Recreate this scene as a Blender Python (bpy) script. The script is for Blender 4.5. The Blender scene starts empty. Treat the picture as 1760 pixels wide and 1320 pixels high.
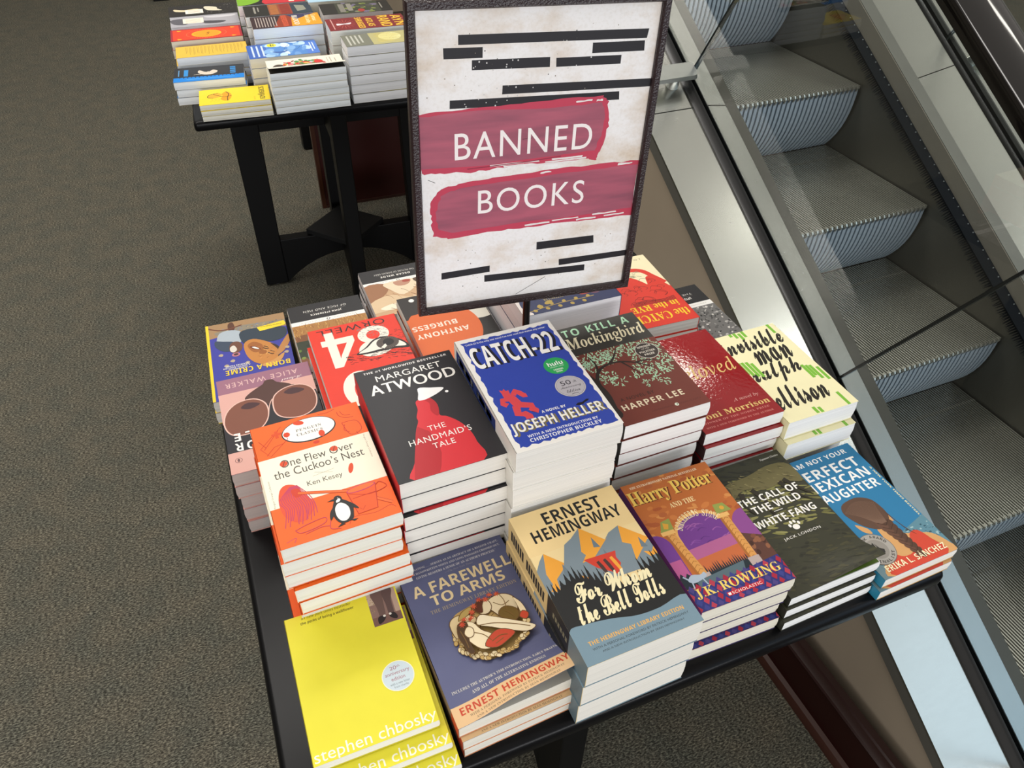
import bpy, bmesh, math, random
from mathutils import Vector, Matrix
from mathutils.geometry import tessellate_polygon

# ------------------------------------------------------------------ camera, world, lights, exposure
SC = bpy.context.scene
COL = SC.collection
CAM_Z = 1.66
IN = 0.0254
R = math.radians


def srgb(h):
    h = h.lstrip('#')
    v = [int(h[i:i + 2], 16) / 255 for i in (0, 2, 4)]
    return tuple((c / 12.92 if c <= .04045 else ((c + .055) / 1.055) ** 2.4) for c in v) + (1.0,)


cam_data = bpy.data.cameras.new('camera')
cam = bpy.data.objects.new('camera', cam_data)
COL.objects.link(cam)
SC.camera = cam
cam_data.sensor_fit = 'HORIZONTAL'
cam_data.sensor_width = 36.0
cam_data.lens = 1305.775 / 1760 * 36.0
cam_data.clip_start = 0.02
_r = Vector((0.92045, -0.39054, 0.01591))
_d = Vector((-0.24833, -0.61575, -0.74778))
_f = Vector((0.30183, 0.68435, -0.66375))
cam.matrix_world = Matrix(((_r.x, -_d.x, -_f.x, 0), (_r.y, -_d.y, -_f.y, 0), (_r.z, -_d.z, -_f.z, CAM_Z), (0, 0, 0, 1)))

SC.view_settings.view_transform = 'Standard'
SC.view_settings.look = 'None'
SC.view_settings.gamma = 1.0
SC.view_settings.use_curve_mapping = False
SC.view_settings.exposure = 0.0

# the room around: warm pale ceiling overhead, dim walls, a bright bluish window side behind and to the right
world = bpy.data.worlds.new('room_light')
SC.world = world
world.use_nodes = True
wn, wl = world.node_tree.nodes, world.node_tree.links
wn.clear()
w_out = wn.new('ShaderNodeOutputWorld')
w_bg = wn.new('ShaderNodeBackground')
w_tc = wn.new('ShaderNodeTexCoord')
w_sep = wn.new('ShaderNodeSeparateXYZ')
wl.new(w_tc.outputs['Generated'], w_sep.inputs[0])
w_up = wn.new('ShaderNodeValToRGB')
w_up.color_ramp.elements[0].position = 0.40
w_up.color_ramp.elements[0].color = (.10, .093, .083, 1)
w_up.color_ramp.elements[1].position = 0.9
w_up.color_ramp.elements[1].color = (.62, .58, .53, 1)
w_e = w_up.color_ramp.elements.new(0.60)
w_e.color = (.33, .31, .285, 1)
w_map = wn.new('ShaderNodeMath'); w_map.operation = 'MULTIPLY_ADD'
w_map.inputs[1].default_value = .5; w_map.inputs[2].default_value = .5
wl.new(w_sep.outputs['Z'], w_map.inputs[0])
wl.new(w_map.outputs[0], w_up.inputs[0])
w_dot = wn.new('ShaderNodeVectorMath'); w_dot.operation = 'DOT_PRODUCT'
w_dot.inputs[1].default_value = Vector((.70, -.62, .30)).normalized()
wl.new(w_tc.outputs['Generated'], w_dot.inputs[0])
w_win = wn.new('ShaderNodeValToRGB')
w_win.color_ramp.elements[0].position = .84
w_win.color_ramp.elements[0].color = (0, 0, 0, 1)
w_win.color_ramp.elements[1].position = .965
w_win.color_ramp.elements[1].color = (.36, .62, .92, 1)
wl.new(w_dot.outputs['Value'], w_win.inputs[0])
w_add = wn.new('ShaderNodeMix'); w_add.data_type = 'RGBA'; w_add.blend_type = 'ADD'
w_add.inputs[0].default_value = 1.0
wl.new(w_up.outputs[0], w_add.inputs[6])
wl.new(w_win.outputs[0], w_add.inputs[7])
wl.new(w_add.outputs[2], w_bg.inputs[0])
w_bg.inputs[1].default_value = 1.0
wl.new(w_bg.outputs[0], w_out.inputs[0])


def area(name, loc, to, sx, sy, power, col):
    ld = bpy.data.lights.new(name, 'AREA')
    ld.shape = 'RECTANGLE'; ld.size = sx; ld.size_y = sy
    ld.energy = power; ld.color = col
    o = bpy.data.objects.new(name, ld)
    COL.objects.link(o)
    o.location = loc
    o.rotation_euler = (Vector(to) - Vector(loc)).to_track_quat('-Z', 'Y').to_euler()
    return o


# ceiling troffers of the shop floor
area('ceiling_light', (-1.2, 2.6, 4.2), (-1.2, 2.6, 0), 1.6, 1.0, 46, (1, .96, .91))
area('ceiling_light', (0.5, 3.2, 4.2), (0.5, 3.0, 0), 1.6, .8, 60, (1, .96, .91))
area('ceiling_light', (1.6, 4.6, 4.4), (1.4, 4.2, 0), 1.2, .8, 50, (1, .96, .91))
area('ceiling_light', (-2.6, 0.6, 4.2), (-2.4, 0.6, 0), 1.6, 1.0, 46, (1, .96, .91))
area('ceiling_light', (4.3, -.45, 4.2), (4.3, -.45, 0), 1.1, .5, 22, (1, .98, .95))
area('ceiling_light', (4.3, 1.0, 4.2), (4.3, 1.0, 0), 1.1, .22, 8, (1, .95, .86))
area('ceiling_light', (3.1, 3.85, 4.25), (3.1, 3.85, 0), .6, .3, 16, (1, .93, .80))
# daylight from the tall windows behind the reader and beyond the escalator well
area('window_daylight', (5.0, -3.0, 3.2), (1.2, 1.0, .4), 3.0, 2.4, 14, (.85, .93, 1))
area('window_daylight', (-.6, -8.0, 1.25), (.4, 1.5, .95), 10.0, 2.2, 540, (.98, .985, 1))

# ------------------------------------------------------------------ materials
_M = {}


def mat(col, rough=.45, metal=0.0, spec=.5, noise=0.03, nscale=30, bump=0, bscale=200, coat=0, key=None):
    k = (col, rough, metal, spec, noise, nscale, bump, bscale, coat)
    if k in _M:
        return _M[k]
    m = bpy.data.materials.new('material_' + col.lstrip('#') if isinstance(col, str) else 'material')
    m.use_nodes = True
    nt = m.node_tree
    b = nt.nodes['Principled BSDF']
    c = srgb(col) if isinstance(col, str) else col
    b.inputs['Roughness'].default_value = rough
    b.inputs['Metallic'].default_value = metal
    b.inputs['Specular IOR Level'].default_value = spec
    b.inputs['Coat Weight'].default_value = coat
    b.inputs['Base Color'].default_value = c
    if noise or bump:
        tc = nt.nodes.new('ShaderNodeTexCoord')
    if noise:
        n = nt.nodes.new('ShaderNodeTexNoise')
        n.inputs['Scale'].default_value = nscale
        n.inputs['Detail'].default_value = 3
        mx = nt.nodes.new('ShaderNodeMix'); mx.data_type = 'RGBA'
        mx.inputs[6].default_value = tuple(max(0, x * (1 - noise * 2)) for x in c[:3]) + (1,)
        mx.inputs[7].default_value = tuple(min(1, x * (1 + noise * 2)) for x in c[:3]) + (1,)
        nt.links.new(tc.outputs['Object'], n.inputs['Vector'])
        nt.links.new(n.outputs['Fac'], mx.inputs[0])
        nt.links.new(mx.outputs[2], b.inputs['Base Color'])
    if bump:
        n2 = nt.nodes.new('ShaderNodeTexNoise')
        n2.inputs['Scale'].default_value = bscale
        n2.inputs['Detail'].default_value = 2
        bp = nt.nodes.new('ShaderNodeBump')
        bp.inputs['Strength'].default_value = bump
        bp.inputs['Distance'].default_value = .002
        nt.links.new(tc.outputs['Object'], n2.inputs['Vector'])
        nt.links.new(n2.outputs['Fac'], bp.inputs['Height'])
        nt.links.new(bp.outputs[0], b.inputs['Normal'])
    _M[k] = m
    return m


def ink(col):
    return mat(col, .48, 0, .28, .015, 60)


def node_mat(name):
    m = bpy.data.materials.new(name)
    m.use_nodes = True
    return m, m.node_tree, m.node_tree.nodes['Principled BSDF']


def page_mat(col, dark=.87):
    """paper block: fine horizontal leaves"""
    k = ('page', col, dark)
    if k in _M:
        return _M[k]
    m, nt, b = node_mat('paper_leaves_' + col.lstrip('#'))
    tc = nt.nodes.new('ShaderNodeTexCoord')
    mp = nt.nodes.new('ShaderNodeMapping')
    mp.inputs['Scale'].default_value = (6, 6, 1500)
    n = nt.nodes.new('ShaderNodeTexNoise'); n.inputs['Scale'].default_value = 1; n.inputs['Detail'].default_value = 4
    rp = nt.nodes.new('ShaderNodeValToRGB')
    c = srgb(col)
    rp.color_ramp.elements[0].position = .30
    rp.color_ramp.elements[0].color = tuple(x * dark for x in c[:3]) + (1,)
    rp.color_ramp.elements[1].position = .62
    rp.color_ramp.elements[1].color = c
    nt.links.new(tc.outputs['Object'], mp.inputs[0])
    nt.links.new(mp.outputs[0], n.inputs['Vector'])
    nt.links.new(n.outputs['Fac'], rp.inputs[0])
    nt.links.new(rp.outputs[0], b.inputs['Base Color'])
    b.inputs['Roughness'].default_value = .85
    b.inputs['Specular IOR Level'].default_value = .15
    _M[k] = m
    return m


# ------------------------------------------------------------------ object helpers
def link(name, me, parent=None, loc=None):
    o = bpy.data.objects.new(name, me)
    COL.objects.link(o)
    if parent:
        o.parent = parent
    if loc:
        o.location = loc
    return o


def empty(name, loc, rz, label, cat, group=None):
    o = bpy.data.objects.new(name, None)
    COL.objects.link(o)
    o.empty_display_size = .05
    o.location = loc
    o.rotation_euler = (0, 0, rz)
    o['label'] = label
    o['category'] = cat
    if group:
        o['group'] = group
    return o


def tag(o, label, cat, group=None):
    o['label'] = label
    o['category'] = cat
    if group:
        o['group'] = group
    return o


class MB:
    """mesh builder with material slots"""

    def __init__(s):
        s.v, s.f, s.mi, s.mats = [], [], [], []

    def slot(s, m):
        if m not in s.mats:
            s.mats.append(m)
        return s.mats.index(m)

    def add(s, verts, faces, m):
        k = len(s.v)
        i = s.slot(m)
        s.v += [tuple(p) for p in verts]
        for f in faces:
            s.f.append([k + j for j in f])
            s.mi.append(i)

    def box(s, x0, y0, z0, x1, y1, z1, m):
        v = [(x0, y0, z0), (x1, y0, z0), (x1, y1, z0), (x0, y1, z0), (x0, y0, z1), (x1, y0, z1), (x1, y1, z1), (x0, y1, z1)]
        s.add(v, [(0, 3, 2, 1), (4, 5, 6, 7), (0, 1, 5, 4), (1, 2, 6, 5), (2, 3, 7, 6), (3, 0, 4, 7)], m)

    def prism(s, prof, fn, t0, t1, m, closed=True, caps=True):
        """extrude a 2-D profile; fn(a, b, t) -> xyz"""
        n = len(prof)
        v = [fn(a, b, t0) for a, b in prof] + [fn(a, b, t1) for a, b in prof]
        fs = [(i, (i + 1) % n, n + (i + 1) % n, n + i) for i in range(n if closed else n - 1)]
        s.add(v, fs, m)
        if caps and closed:
            for base in (0, n):
                tri = tessellate_polygon([[Vector((a, b, 0)) for a, b in prof]])
                s.add(v[base:base + n], tri, m)

    def build(s, name, parent=None, loc=None, smooth=False, bevel=0, segs=2, fix=True, angle=40):
        me = bpy.data.meshes.new(name)
        me.from_pydata(s.v, [], s.f)
        for m in s.mats:
            me.materials.append(m)
        me.polygons.foreach_set('material_index', s.mi)
        if fix:
            bm = bmesh.new(); bm.from_mesh(me)
            bmesh.ops.remove_doubles(bm, verts=bm.verts, dist=1e-6)
            bmesh.ops.recalc_face_normals(bm, faces=bm.faces)
            bm.to_mesh(me); bm.free()
        if smooth:
            me.polygons.foreach_set('use_smooth', [True] * len(me.polygons))
            me.set_sharp_from_angle(angle=R(angle))
        me.update()
        o = link(name, me, parent, loc)
        if bevel:
            b = o.modifiers.new('bevel', 'BEVEL')
            b.width = bevel; b.segments = segs; b.limit_method = 'ANGLE'; b.angle_limit = R(35)
        return o


# ------------------------------------------------------------------ lettering and flat artwork
_STY = {'b': (0x1D5D4, 0x1D5EE, 0x1D7EC), 'i': (0x1D608, 0x1D622, 0), 'S': (0x1D400, 0x1D41A, 0x1D7CE),
        'I': (0x1D434, 0x1D44E, 0), 'B': (0x1D468, 0x1D482, 0), 'C': (0x1D4D0, 0x1D4EA, 0), 'F': (0x1D56C, 0x1D586, 0),
        'J': (0x1D63C, 0x1D656, 0)}
_TXT = {}


def styled(body, sty):
    if sty not in _STY:
        return body
    U, L, D = _STY[sty]
    o = ''
    for ch in body:
        if 'A' <= ch <= 'Z':
            o += chr(U + ord(ch) - 65)
        elif 'a' <= ch <= 'z':
            o += '\u210e' if sty == 'I' and ch == 'h' else chr(L + ord(ch) - 97)
        elif '0' <= ch <= '9' and D:
            o += chr(D + ord(ch) - 48)
        else:
            o += ch
    return o


_TC = bpy.data.curves.new('lettering', 'FONT')
_TO = bpy.data.objects.new('lettering', _TC)


def text_geo(body, sty, weight, sp, shear):
    k = (body, sty, weight, sp, shear)
    if k not in _TXT:
        c = _TC
        c.body = styled(body, sty)
        c.resolution_u = 5 if len(body) < 9 else 3 if len(body) < 22 else 2
        c.offset = weight
        c.space_character = sp
        c.shear = shear
        me = _TO.to_mesh()
        vs = [(v.co.x, v.co.y) for v in me.vertices]
        fs = [tuple(p.vertices) for p in me.polygons]
        _TO.to_mesh_clear()
        x0, x1 = min(v[0] for v in vs), max(v[0] for v in vs)
        y0, y1 = min(v[1] for v in vs), max(v[1] for v in vs)
        _TXT[k] = ([((x - x0) / (x1 - x0), (y - y0) / (y1 - y0)) for x, y in vs], fs)
    return _TXT[k]


LAYER = 0.00003


class Art:
    """flat printed artwork on a w x h sheet, in fractions of the sheet; overlapping inks get their own layer"""

    def __init__(s, w, h, base, flip=False):
        s.w, s.h, s.flip, s.base = w, h, flip, base
        s.items = []          # (bbox, layer, verts, faces, mat)
        s.g = MB()

    def put(s, verts, faces, m):
        verts = [(min(1, max(0, x)), min(1, max(0, y))) for x, y in verts]
        bb = (min(v[0] for v in verts), min(v[1] for v in verts), max(v[0] for v in verts), max(v[1] for v in verts))
        lay = 1
        for b2, l2, m2 in s.items:
            q = l2 + .25 if m2 is m else l2 + 1
            if q > lay and bb[0] < b2[2] and bb[2] > b2[0] and bb[1] < b2[3] and bb[3] > b2[1]:
                lay = q
        s.items.append((bb, lay, m))
        s.g.add([((x - .5) * s.w, (y - .5) * s.h, lay * LAYER) for x, y in verts], faces, m)

    def poly(s, pts, col):
        m = ink(col) if isinstance(col, str) else col
        s.put(pts, tessellate_polygon([[Vector((a * s.w, b * s.h, 0)) for a, b in pts]]), m)

    def rect(s, u0, v0, u1, v1, col):
        s.poly([(u0, v0), (u1, v0), (u1, v1), (u0, v1)], col)

    def ell(s, cu, cv, ru, rv=None, col='#fff', n=36, rot=0):
        rv = rv if rv is not None else ru * s.w / s.h
        c, q = math.cos(R(rot)), math.sin(R(rot))
        pts = []
        for i in range(n):
            a = 2 * math.pi * i / n
            x, y = ru * s.w * math.cos(a), rv * s.h * math.sin(a)
            pts.append((cu + (c * x - q * y) / s.w, cv + (q * x + c * y) / s.h))
        s.poly(pts, col)

    def blob(s, pts, col, k=3):
        """closed smooth outline through control points"""
        s.poly(smooth_loop(pts, k), col)

    def line(s, pts, wd, col, smooth=False, taper=False):
        """a stroke wd metres wide"""
        if smooth:
            pts = smooth_path(pts, 5)
        P = [Vector((a * s.w, b * s.h)) for a, b in pts]
        L, Rr = [], []
        for i, p in enumerate(P):
            d = (P[min(i + 1, len(P) - 1)] - P[max(i - 1, 0)])
            d = d.normalized() if d.length else Vector((1, 0))
            nrm = Vector((-d.y, d.x)) * wd / 2
            if taper:
                nrm *= 1 - .8 * i / (len(P) - 1)
            L.append(p + nrm); Rr.append(p - nrm)
        v = [(p.x / s.w, p.y / s.h) for p in L + Rr]
        n = len(P)
        m = ink(col) if isinstance(col, str) else col
        s.put(v, [(i, i + 1, n + i + 1, n + i) for i in range(n - 1)], m)

    def text(s, body, u0, v0, u1, v1, col, sty='s', sp=1.0, wt=0.0, shear=0.0, rot=0, slope=0.0):
        wt = 0.0 if wt < .1 else wt
        vs, fs = text_geo(body, sty, wt, sp, shear)
        if rot == 90:        # reads upwards
            vs = [(1 - y, x) for x, y in vs]
        elif rot == -90:     # reads downwards
            vs = [(y, 1 - x) for x, y in vs]
        if s.flip:
            vs = [(1 - x, 1 - y) for x, y in vs]
        m = ink(col) if isinstance(col, str) else col
        s.put([(u0 + x * (u1 - u0), v0 + y * (v1 - v0) + slope * x) for x, y in vs], fs, m)

    def arc_text(s, body, cu, cv, r, a0, a1, hgt, col, sty='b', inner=False):
        """letters set on an arc, r and hgt in metres, angles in degrees (clockwise reading from a0 to a1)"""
        n = len(body)
        for i, ch in enumerate(body):
            if ch == ' ':
                continue
            a = R(a0 + (a1 - a0) * (i + .5) / n)
            vs, fs = text_geo(ch, sty, 0, 1, 0)
            wch = abs(R(a1 - a0)) * r / n * (.42 if ch in 'I1.' else .78)
            out = []
            for x, y in vs:
                lx, ly = (x - .5) * wch, (y - .5) * hgt
                if a1 < a0:
                    tx, ty = math.sin(a), -math.cos(a)
                    nx, ny = math.cos(a), math.sin(a)
                else:
                    tx, ty = -math.sin(a), math.cos(a)
                    nx, ny = -math.cos(a), -math.sin(a)
                out.append((cu + (r * math.cos(a) + lx * tx + ly * nx) / s.w, cv + (r * math.sin(a) + lx * ty + ly * ny) / s.h))
            s.put(out, fs, ink(col))


def smooth_loop(pts, k=3):
    n = len(pts)
    o = []
    for i in range(n):
        p0, p1, p2, p3 = pts[i - 1], pts[i], pts[(i + 1) % n], pts[(i + 2) % n]
        for j in range(k):
            t = j / k
            o.append(tuple(.5 * (2 * p1[q] + (p2[q] - p0[q]) * t + (2 * p0[q] - 5 * p1[q] + 4 * p2[q] - p3[q]) * t * t + (3 * p1[q] - p0[q] - 3 * p2[q] + p3[q]) * t ** 3) for q in (0, 1)))
    return o


def smooth_path(pts, k=5):
    o = []
    n = len(pts)
    for i in range(n - 1):
        p0, p1, p2, p3 = pts[max(i - 1, 0)], pts[i], pts[i + 1], pts[min(i + 2, n - 1)]
        for j in range(k):
            t = j / k
            o.append(tuple(.5 * (2 * p1[q] + (p2[q] - p0[q]) * t + (2 * p0[q] - 5 * p1[q] + 4 * p2[q] - p3[q]) * t * t + (3 * p1[q] - p0[q] - 3 * p2[q] + p3[q]) * t ** 3) for q in (0, 1)))
    o.append(pts[-1])
    return o


def jag_rect(u0, v0, u1, v1, n, amp, rng, amp_u=None):
    """rectangle with torn edges"""
    amp_u = amp if amp_u is None else amp_u
    p = []
    for i in range(n):
        p.append((u0 + (u1 - u0) * i / n, v0 + rng.uniform(-amp, amp)))
    for i in range(n):
        p.append((u1 + rng.uniform(-amp_u, amp_u), v0 + (v1 - v0) * i / n))
    for i in range(n):
        p.append((u1 - (u1 - u0) * i / n, v1 + rng.uniform(-amp, amp)))
    for i in range(n):
        p.append((u0 + rng.uniform(-amp_u, amp_u), v1 - (v1 - v0) * i / n))
    return p
# ------------------------------------------------------------------ cover artwork (fractions of the sheet, as it lies on the table)
W_, K_ = '#f4f1ea', '#1d1d1f'


def art_yellow(a, st):
    rng = random.Random(3)
    a.text('#1 new york times bestseller', .144, .957, .585, .982, '#55531f', 'i', wt=.008)
    a.text('the perks of being a wallflower', .13, .918, .60, .946, '#55531f', 'b')
    a.rect(.728, .735, .985, .992, '#8d7068')
    a.rect(.728, .90, .80, .992, '#c3ad98')
    a.rect(.728, .735, .985, .80, '#7a5a52')
    a.rect(.94, .80, .985, .992, '#b79c8b')
    for i in range(16):
        a.ell(rng.uniform(.73, .78), rng.uniform(.84, .98), .005, col='#a08a6c', n=8)
    a.blob([(.765, .99), (.86, .992), (.855, .86), (.845, .80), (.80, .79), (.79, .88)], '#6c5550')
    a.blob([(.865, .992), (.96, .99), (.93, .90), (.925, .80), (.88, .795), (.875, .88)], '#5f4a48')
    a.blob([(.785, .80), (.845, .795), (.83, .765), (.785, .745), (.77, .76)], '#2a2224')
    a.blob([(.88, .80), (.925, .80), (.945, .765), (.93, .748), (.885, .77)], '#2a2224')
    a.ell(.835, .795, .012, col='#e6dfd5', n=12)
    a.ell(.888, .797, .012, col='#e6dfd5', n=12)
    a.text('stephen chbosky', .02, -.01, .995, .085, '#fbf9e6', 's', wt=.004)
    st.ell(.797, .358, .135, col='#fbf8dc', n=48)
    st.ell(.797, .358, .129, col='#cfdde3', n=48)
    st.text('20', .745, .405, .80, .43, '#a56a78', 's')
    st.text('th', .803, .415, .83, .43, '#a56a78', 's')
    st.text('anniversary', .695, .363, .90, .393, '#a56a78', 's')
    st.text('edition', .735, .332, .85, .357, '#a56a78', 's')
    st.text('with a new letter', .715, .303, .88, .320, '#7f8f96', 's')
    st.text('from charlie', .742, .282, .86, .297, '#7f8f96', 's')


def art_slate(a, st):
    rng = random.Random(5)
    cr, br, rd = '#e8d2a4', '#7b5a28', '#c8472c'
    for i, (t, u0, u1) in enumerate([('\u201cFASCINATING . . . SERVES AS AN ARTIFACT OF A BYGONE CRAFT,', .06, .955), ('WITH HANDWRITTEN NOTES AND LONG PASSAGES CROSSED OUT,', .08, .955), ('GIVING READERS A SENSE OF AN AUTHOR\u2019S PROCESS.\u201d', .15, .90)]):
        a.text(t, u0, .950 - .029 * i, u1, .966 - .029 * i, '#d5d3d8', 'S')
    a.text('\u2014The New York Times', .40, .868, .66, .882, '#97939c', 'I')
    a.text('A FAREWELL', .07, .775, .97, .848, cr, 'b', wt=.03)
    a.text('TO ARMS', .19, .69, .86, .758, cr, 'b', wt=.03)
    a.text('THE HEMINGWAY LIBRARY EDITION', .15, .645, .93, .668, '#a7998a', 'S', 1.1)
    # a medallion of pale draped forms, a leafy ring and red flowers
    def sh(pts, col, grow=.007):
        cx_ = sum(p[0] for p in pts) / len(pts); cy_ = sum(p[1] for p in pts) / len(pts)
        o = []
        for x, y in pts:
            dx, dy = (x - cx_) * a.w, (y - cy_) * a.h
            L_ = math.hypot(dx, dy) or 1
            o.append((x + dx / L_ * grow * .14 / a.w, y + dy / L_ * grow * .14 / a.h))
        a.blob(o, '#6b4a22'); a.blob(pts, col)
    a.blob([(.27, .42), (.25, .52), (.31, .585), (.42, .605), (.55, .615), (.70, .61), (.82, .57), (.855, .47), (.86, .37), (.74, .31), (.58, .275), (.44, .27), (.33, .32)], '#c3a163', 4)
    for q in range(34):
        x, y = rng.uniform(.30, .80), rng.uniform(.33, .57)
        a.line([(x, y), (x + .05, y + .022)], .0006, br)
        a.line([(x + .04, y), (x, y + .025)], .0006, br)
    for q in range(64):                      # ring of pebbles and leaves along the lower left
        t = q / 63
        an = R(150 + 195 * t)
        rr = rng.uniform(.86, 1.04)
        x, y = .555 + .31 * rr * math.cos(an), .43 + .165 * rr * math.sin(an)
        a.ell(x, y, .026, .013, '#7b5a2a', 9, math.degrees(an) + 70)
        a.ell(x, y, .021, .010, rng.choice(['#dcc48f', '#efdcb2', '#c9a866', '#e6d1a0']), 9, math.degrees(an) + 70)
    sh([(.26, .45), (.25, .54), (.31, .575), (.40, .565), (.47, .53), (.44, .50), (.36, .52), (.31, .49)], '#e6cf9e')
    sh([(.33, .545), (.38, .585), (.46, .60), (.46, .575), (.40, .555)], '#bda05c')
    sh([(.44, .42), (.50, .48), (.58, .46), (.62, .39), (.56, .35), (.48, .37)], '#a3854a')
    sh([(.60, .575), (.66, .605), (.76, .605), (.83, .57), (.845, .52), (.80, .46), (.76, .44), (.69, .46), (.64, .51)], '#f1dfb9')
    sh([(.82, .545), (.86, .50), (.87, .44), (.845, .405), (.825, .44), (.825, .50)], '#f1dfb9')
    sh([(.65, .48), (.72, .51), (.80, .475), (.79, .425), (.70, .41)], '#70561f')
    sh([(.50, .575), (.55, .605), (.62, .60), (.63, .555), (.58, .525), (.52, .54)], '#f1dfb9')
    sh([(.49, .575), (.53, .61), (.59, .61), (.56, .58), (.545, .545), (.51, .55)], '#5f2f1a')
    sh([(.45, .47), (.50, .515), (.58, .485), (.70, .43), (.84, .365), (.88, .335), (.80, .325), (.66, .375), (.55, .425)], '#f5e6c4')
    sh([(.30, .465), (.35, .505), (.42, .49), (.46, .43), (.52, .39), (.55, .345), (.48, .315), (.40, .33), (.34, .39)], '#f3e2bd')
    sh([(.27, .44), (.30, .505), (.37, .51), (.37, .46), (.335, .40), (.34, .33), (.30, .33), (.285, .38)], '#4b3216')
    sh([(.325, .445), (.365, .475), (.40, .455), (.385, .42), (.345, .415)], '#f1dfb9')
    sh([(.44, .335), (.50, .375), (.58, .395), (.66, .375), (.70, .345), (.62, .32), (.52, .305)], rd)
    sh([(.80, .42), (.84, .445), (.875, .42), (.84, .395)], rd)
    for (x, y) in [(.335, .50), (.37, .535), (.43, .53), (.46, .565), (.495, .595), (.56, .625), (.61, .61), (.66, .63), (.72, .62)]:
        for q in range(8):
            an = R(q * 45)
            a.line([(x, y), (x + .030 * math.cos(an), y + .020 * math.sin(an))], .0022, rng.choice([rd, '#d9623f']), taper=True)
    for p in ([(.46, .46), (.58, .44), (.72, .395), (.84, .345)], [(.40, .43), (.46, .40), (.50, .355)], [(.66, .575), (.72, .54), (.79, .55)], [(.72, .60), (.74, .55), (.73, .49)], [(.50, .345), (.58, .36), (.64, .35)], [(.52, .325), (.60, .34)], [(.70, .49), (.74, .46), (.76, .43)], [(.30, .47), (.31, .41), (.31, .36)]):
        a.line(p, .0009, br, True)
    a.text('INCLUDES THE AUTHOR\u2019S 1948 INTRODUCTION, EARLY DRAFTS,', .055, .168, .955, .188, '#dcd8cf', 'S', 1.1)
    a.text('AND ALL OF THE ALTERNATIVE ENDINGS', .20, .132, .82, .152, '#dcd8cf', 'S', 1.1)
    a.rect(0, 0, 1, .108, '#e7c08f')
    a.text('ERNEST HEMINGWAY', .06, .052, .965, .093, rd, 'b', wt=.03)
    a.text('WITH A PERSONAL FOREWORD BY PATRICK HEMINGWAY', .12, .030, .90, .043, '#8a7458', 'S', 1.1)
    a.text('AND A NEW INTRODUCTION BY SE\u00c1N HEMINGWAY', .16, .009, .85, .024, '#8a7458', 'S', 1.1)


def art_mountain(a, st):
    rng = random.Random(8)
    ye, gr, bk, bl = '#eda43b', '#7d8b93', '#1f1f1f', '#7892a0'
    a.rect(0, .70, 1, 1, '#eed196')
    a.text('ERNEST', .27, .875, .82, .965, bk, 'b', wt=.02)
    a.text('HEMINGWAY', .105, .775, .935, .862, bk, 'b', wt=.02)
    # ridge
    a.poly([(0, .42), (0, .605), (.06, .66), (.12, .70), (.24, .60), (.32, .71), (.40, .735), (.505, .785), (.66, .655), (.72, .69), (.83, .715), (1, .56), (1, .40)], gr)
    a.poly([(.12, .70), (.06, .57), (.07, .50), (.03, .46), (.10, .44), (.12, .52), (.20, .56), (.24, .60)], ye)
    a.poly([(.505, .785), (.42, .63), (.44, .60), (.38, .56), (.50, .57), (.68, .66), (.66, .655)], ye)
    a.poly([(.83, .715), (.78, .60), (.84, .57), (.80, .46), (.87, .50), (1, .57), (1, .58)], ye)
    a.poly([(.30, .50), (.33, .45), (.24, .43), (.30, .40), (.37, .46)], ye)
    a.poly([(.90, .50), (.96, .48), (1, .51), (1, .46), (.93, .455)], ye)
    for (x, y, s_) in [(.22, .60, .06), (.56, .70, .05), (.60, .60, .06), (.93, .60, .05)]:
        a.poly([(x, y), (x + s_ * .6, y - s_ * 1.6), (x - s_ * .5, y - s_ * 1.4)], '#6c7b85')
    a.poly([(.40, .575), (.685, .565), (.66, .525), (.67, .48), (.60, .42), (.56, .45), (.47, .50)], '#cf3f2e')
    for q in range(3):
        x = .475 + q * .06
        a.poly([(x + .01, .535), (x + .035, .54), (x + .05, .50), (x + .06, .44), (x + .035, .44), (x + .02, .49)], '#4a3330' if q < 2 else ye)
    # dark pines in front
    pts = [(0, .12), (0, .44)]
    x = 0
    ridge = lambda u: .425 + .07 * math.sin(u * 5.2 + .6) - .02 * math.cos(u * 11) + (.05 if u > .75 else 0)
    while x < .97:
        wd = rng.uniform(.03, .06)
        hgt = rng.uniform(.05, .10)
        b0 = min(.49, ridge(x) - .03)
        pts += [(x, b0), (x + wd * .28, b0 + hgt * .42), (x + wd * .22, b0 + hgt * .42), (x + wd * .42, b0 + hgt * .75), (x + wd * .38, b0 + hgt * .75), (x + wd * .5, b0 + hgt), (x + wd * .62, b0 + hgt * .75), (x + wd * .58, b0 + hgt * .75), (x + wd * .78, b0 + hgt * .42), (x + wd * .72, b0 + hgt * .42)]
        x += wd
    pts += [(1, .47), (1, .12)]
    a.poly(pts, bk)
    a.blob([(0, .0), (0, .205), (.15, .215), (.35, .195), (.55, .16), (.75, .155), (1, .172), (1, 0)], bl, 4)
    a.rect(0, 0, 1, .10, bl)
    for d in (-.004, 0, .004):
        a.text('For Whom', .18 + d, .335, .845 + d, .455, '#f3e7bb', 'C')
        a.text('the Bell Tolls', .125 + d, .215, .865 + d, .335, '#f3e7bb', 'C')
    a.text('THE HEMINGWAY LIBRARY EDITION', .09, .098, .915, .122, '#e8b25a', 'b')
    a.text('WITH A PERSONAL FOREWORD BY PATRICK HEMINGWAY', .10, .068, .93, .082, '#3b4348', 's', wt=.008)
    a.text('AND A NEW INTRODUCTION BY SE\u00c1N HEMINGWAY', .16, .044, .87, .058, '#3b4348', 's', wt=.008)


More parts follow.
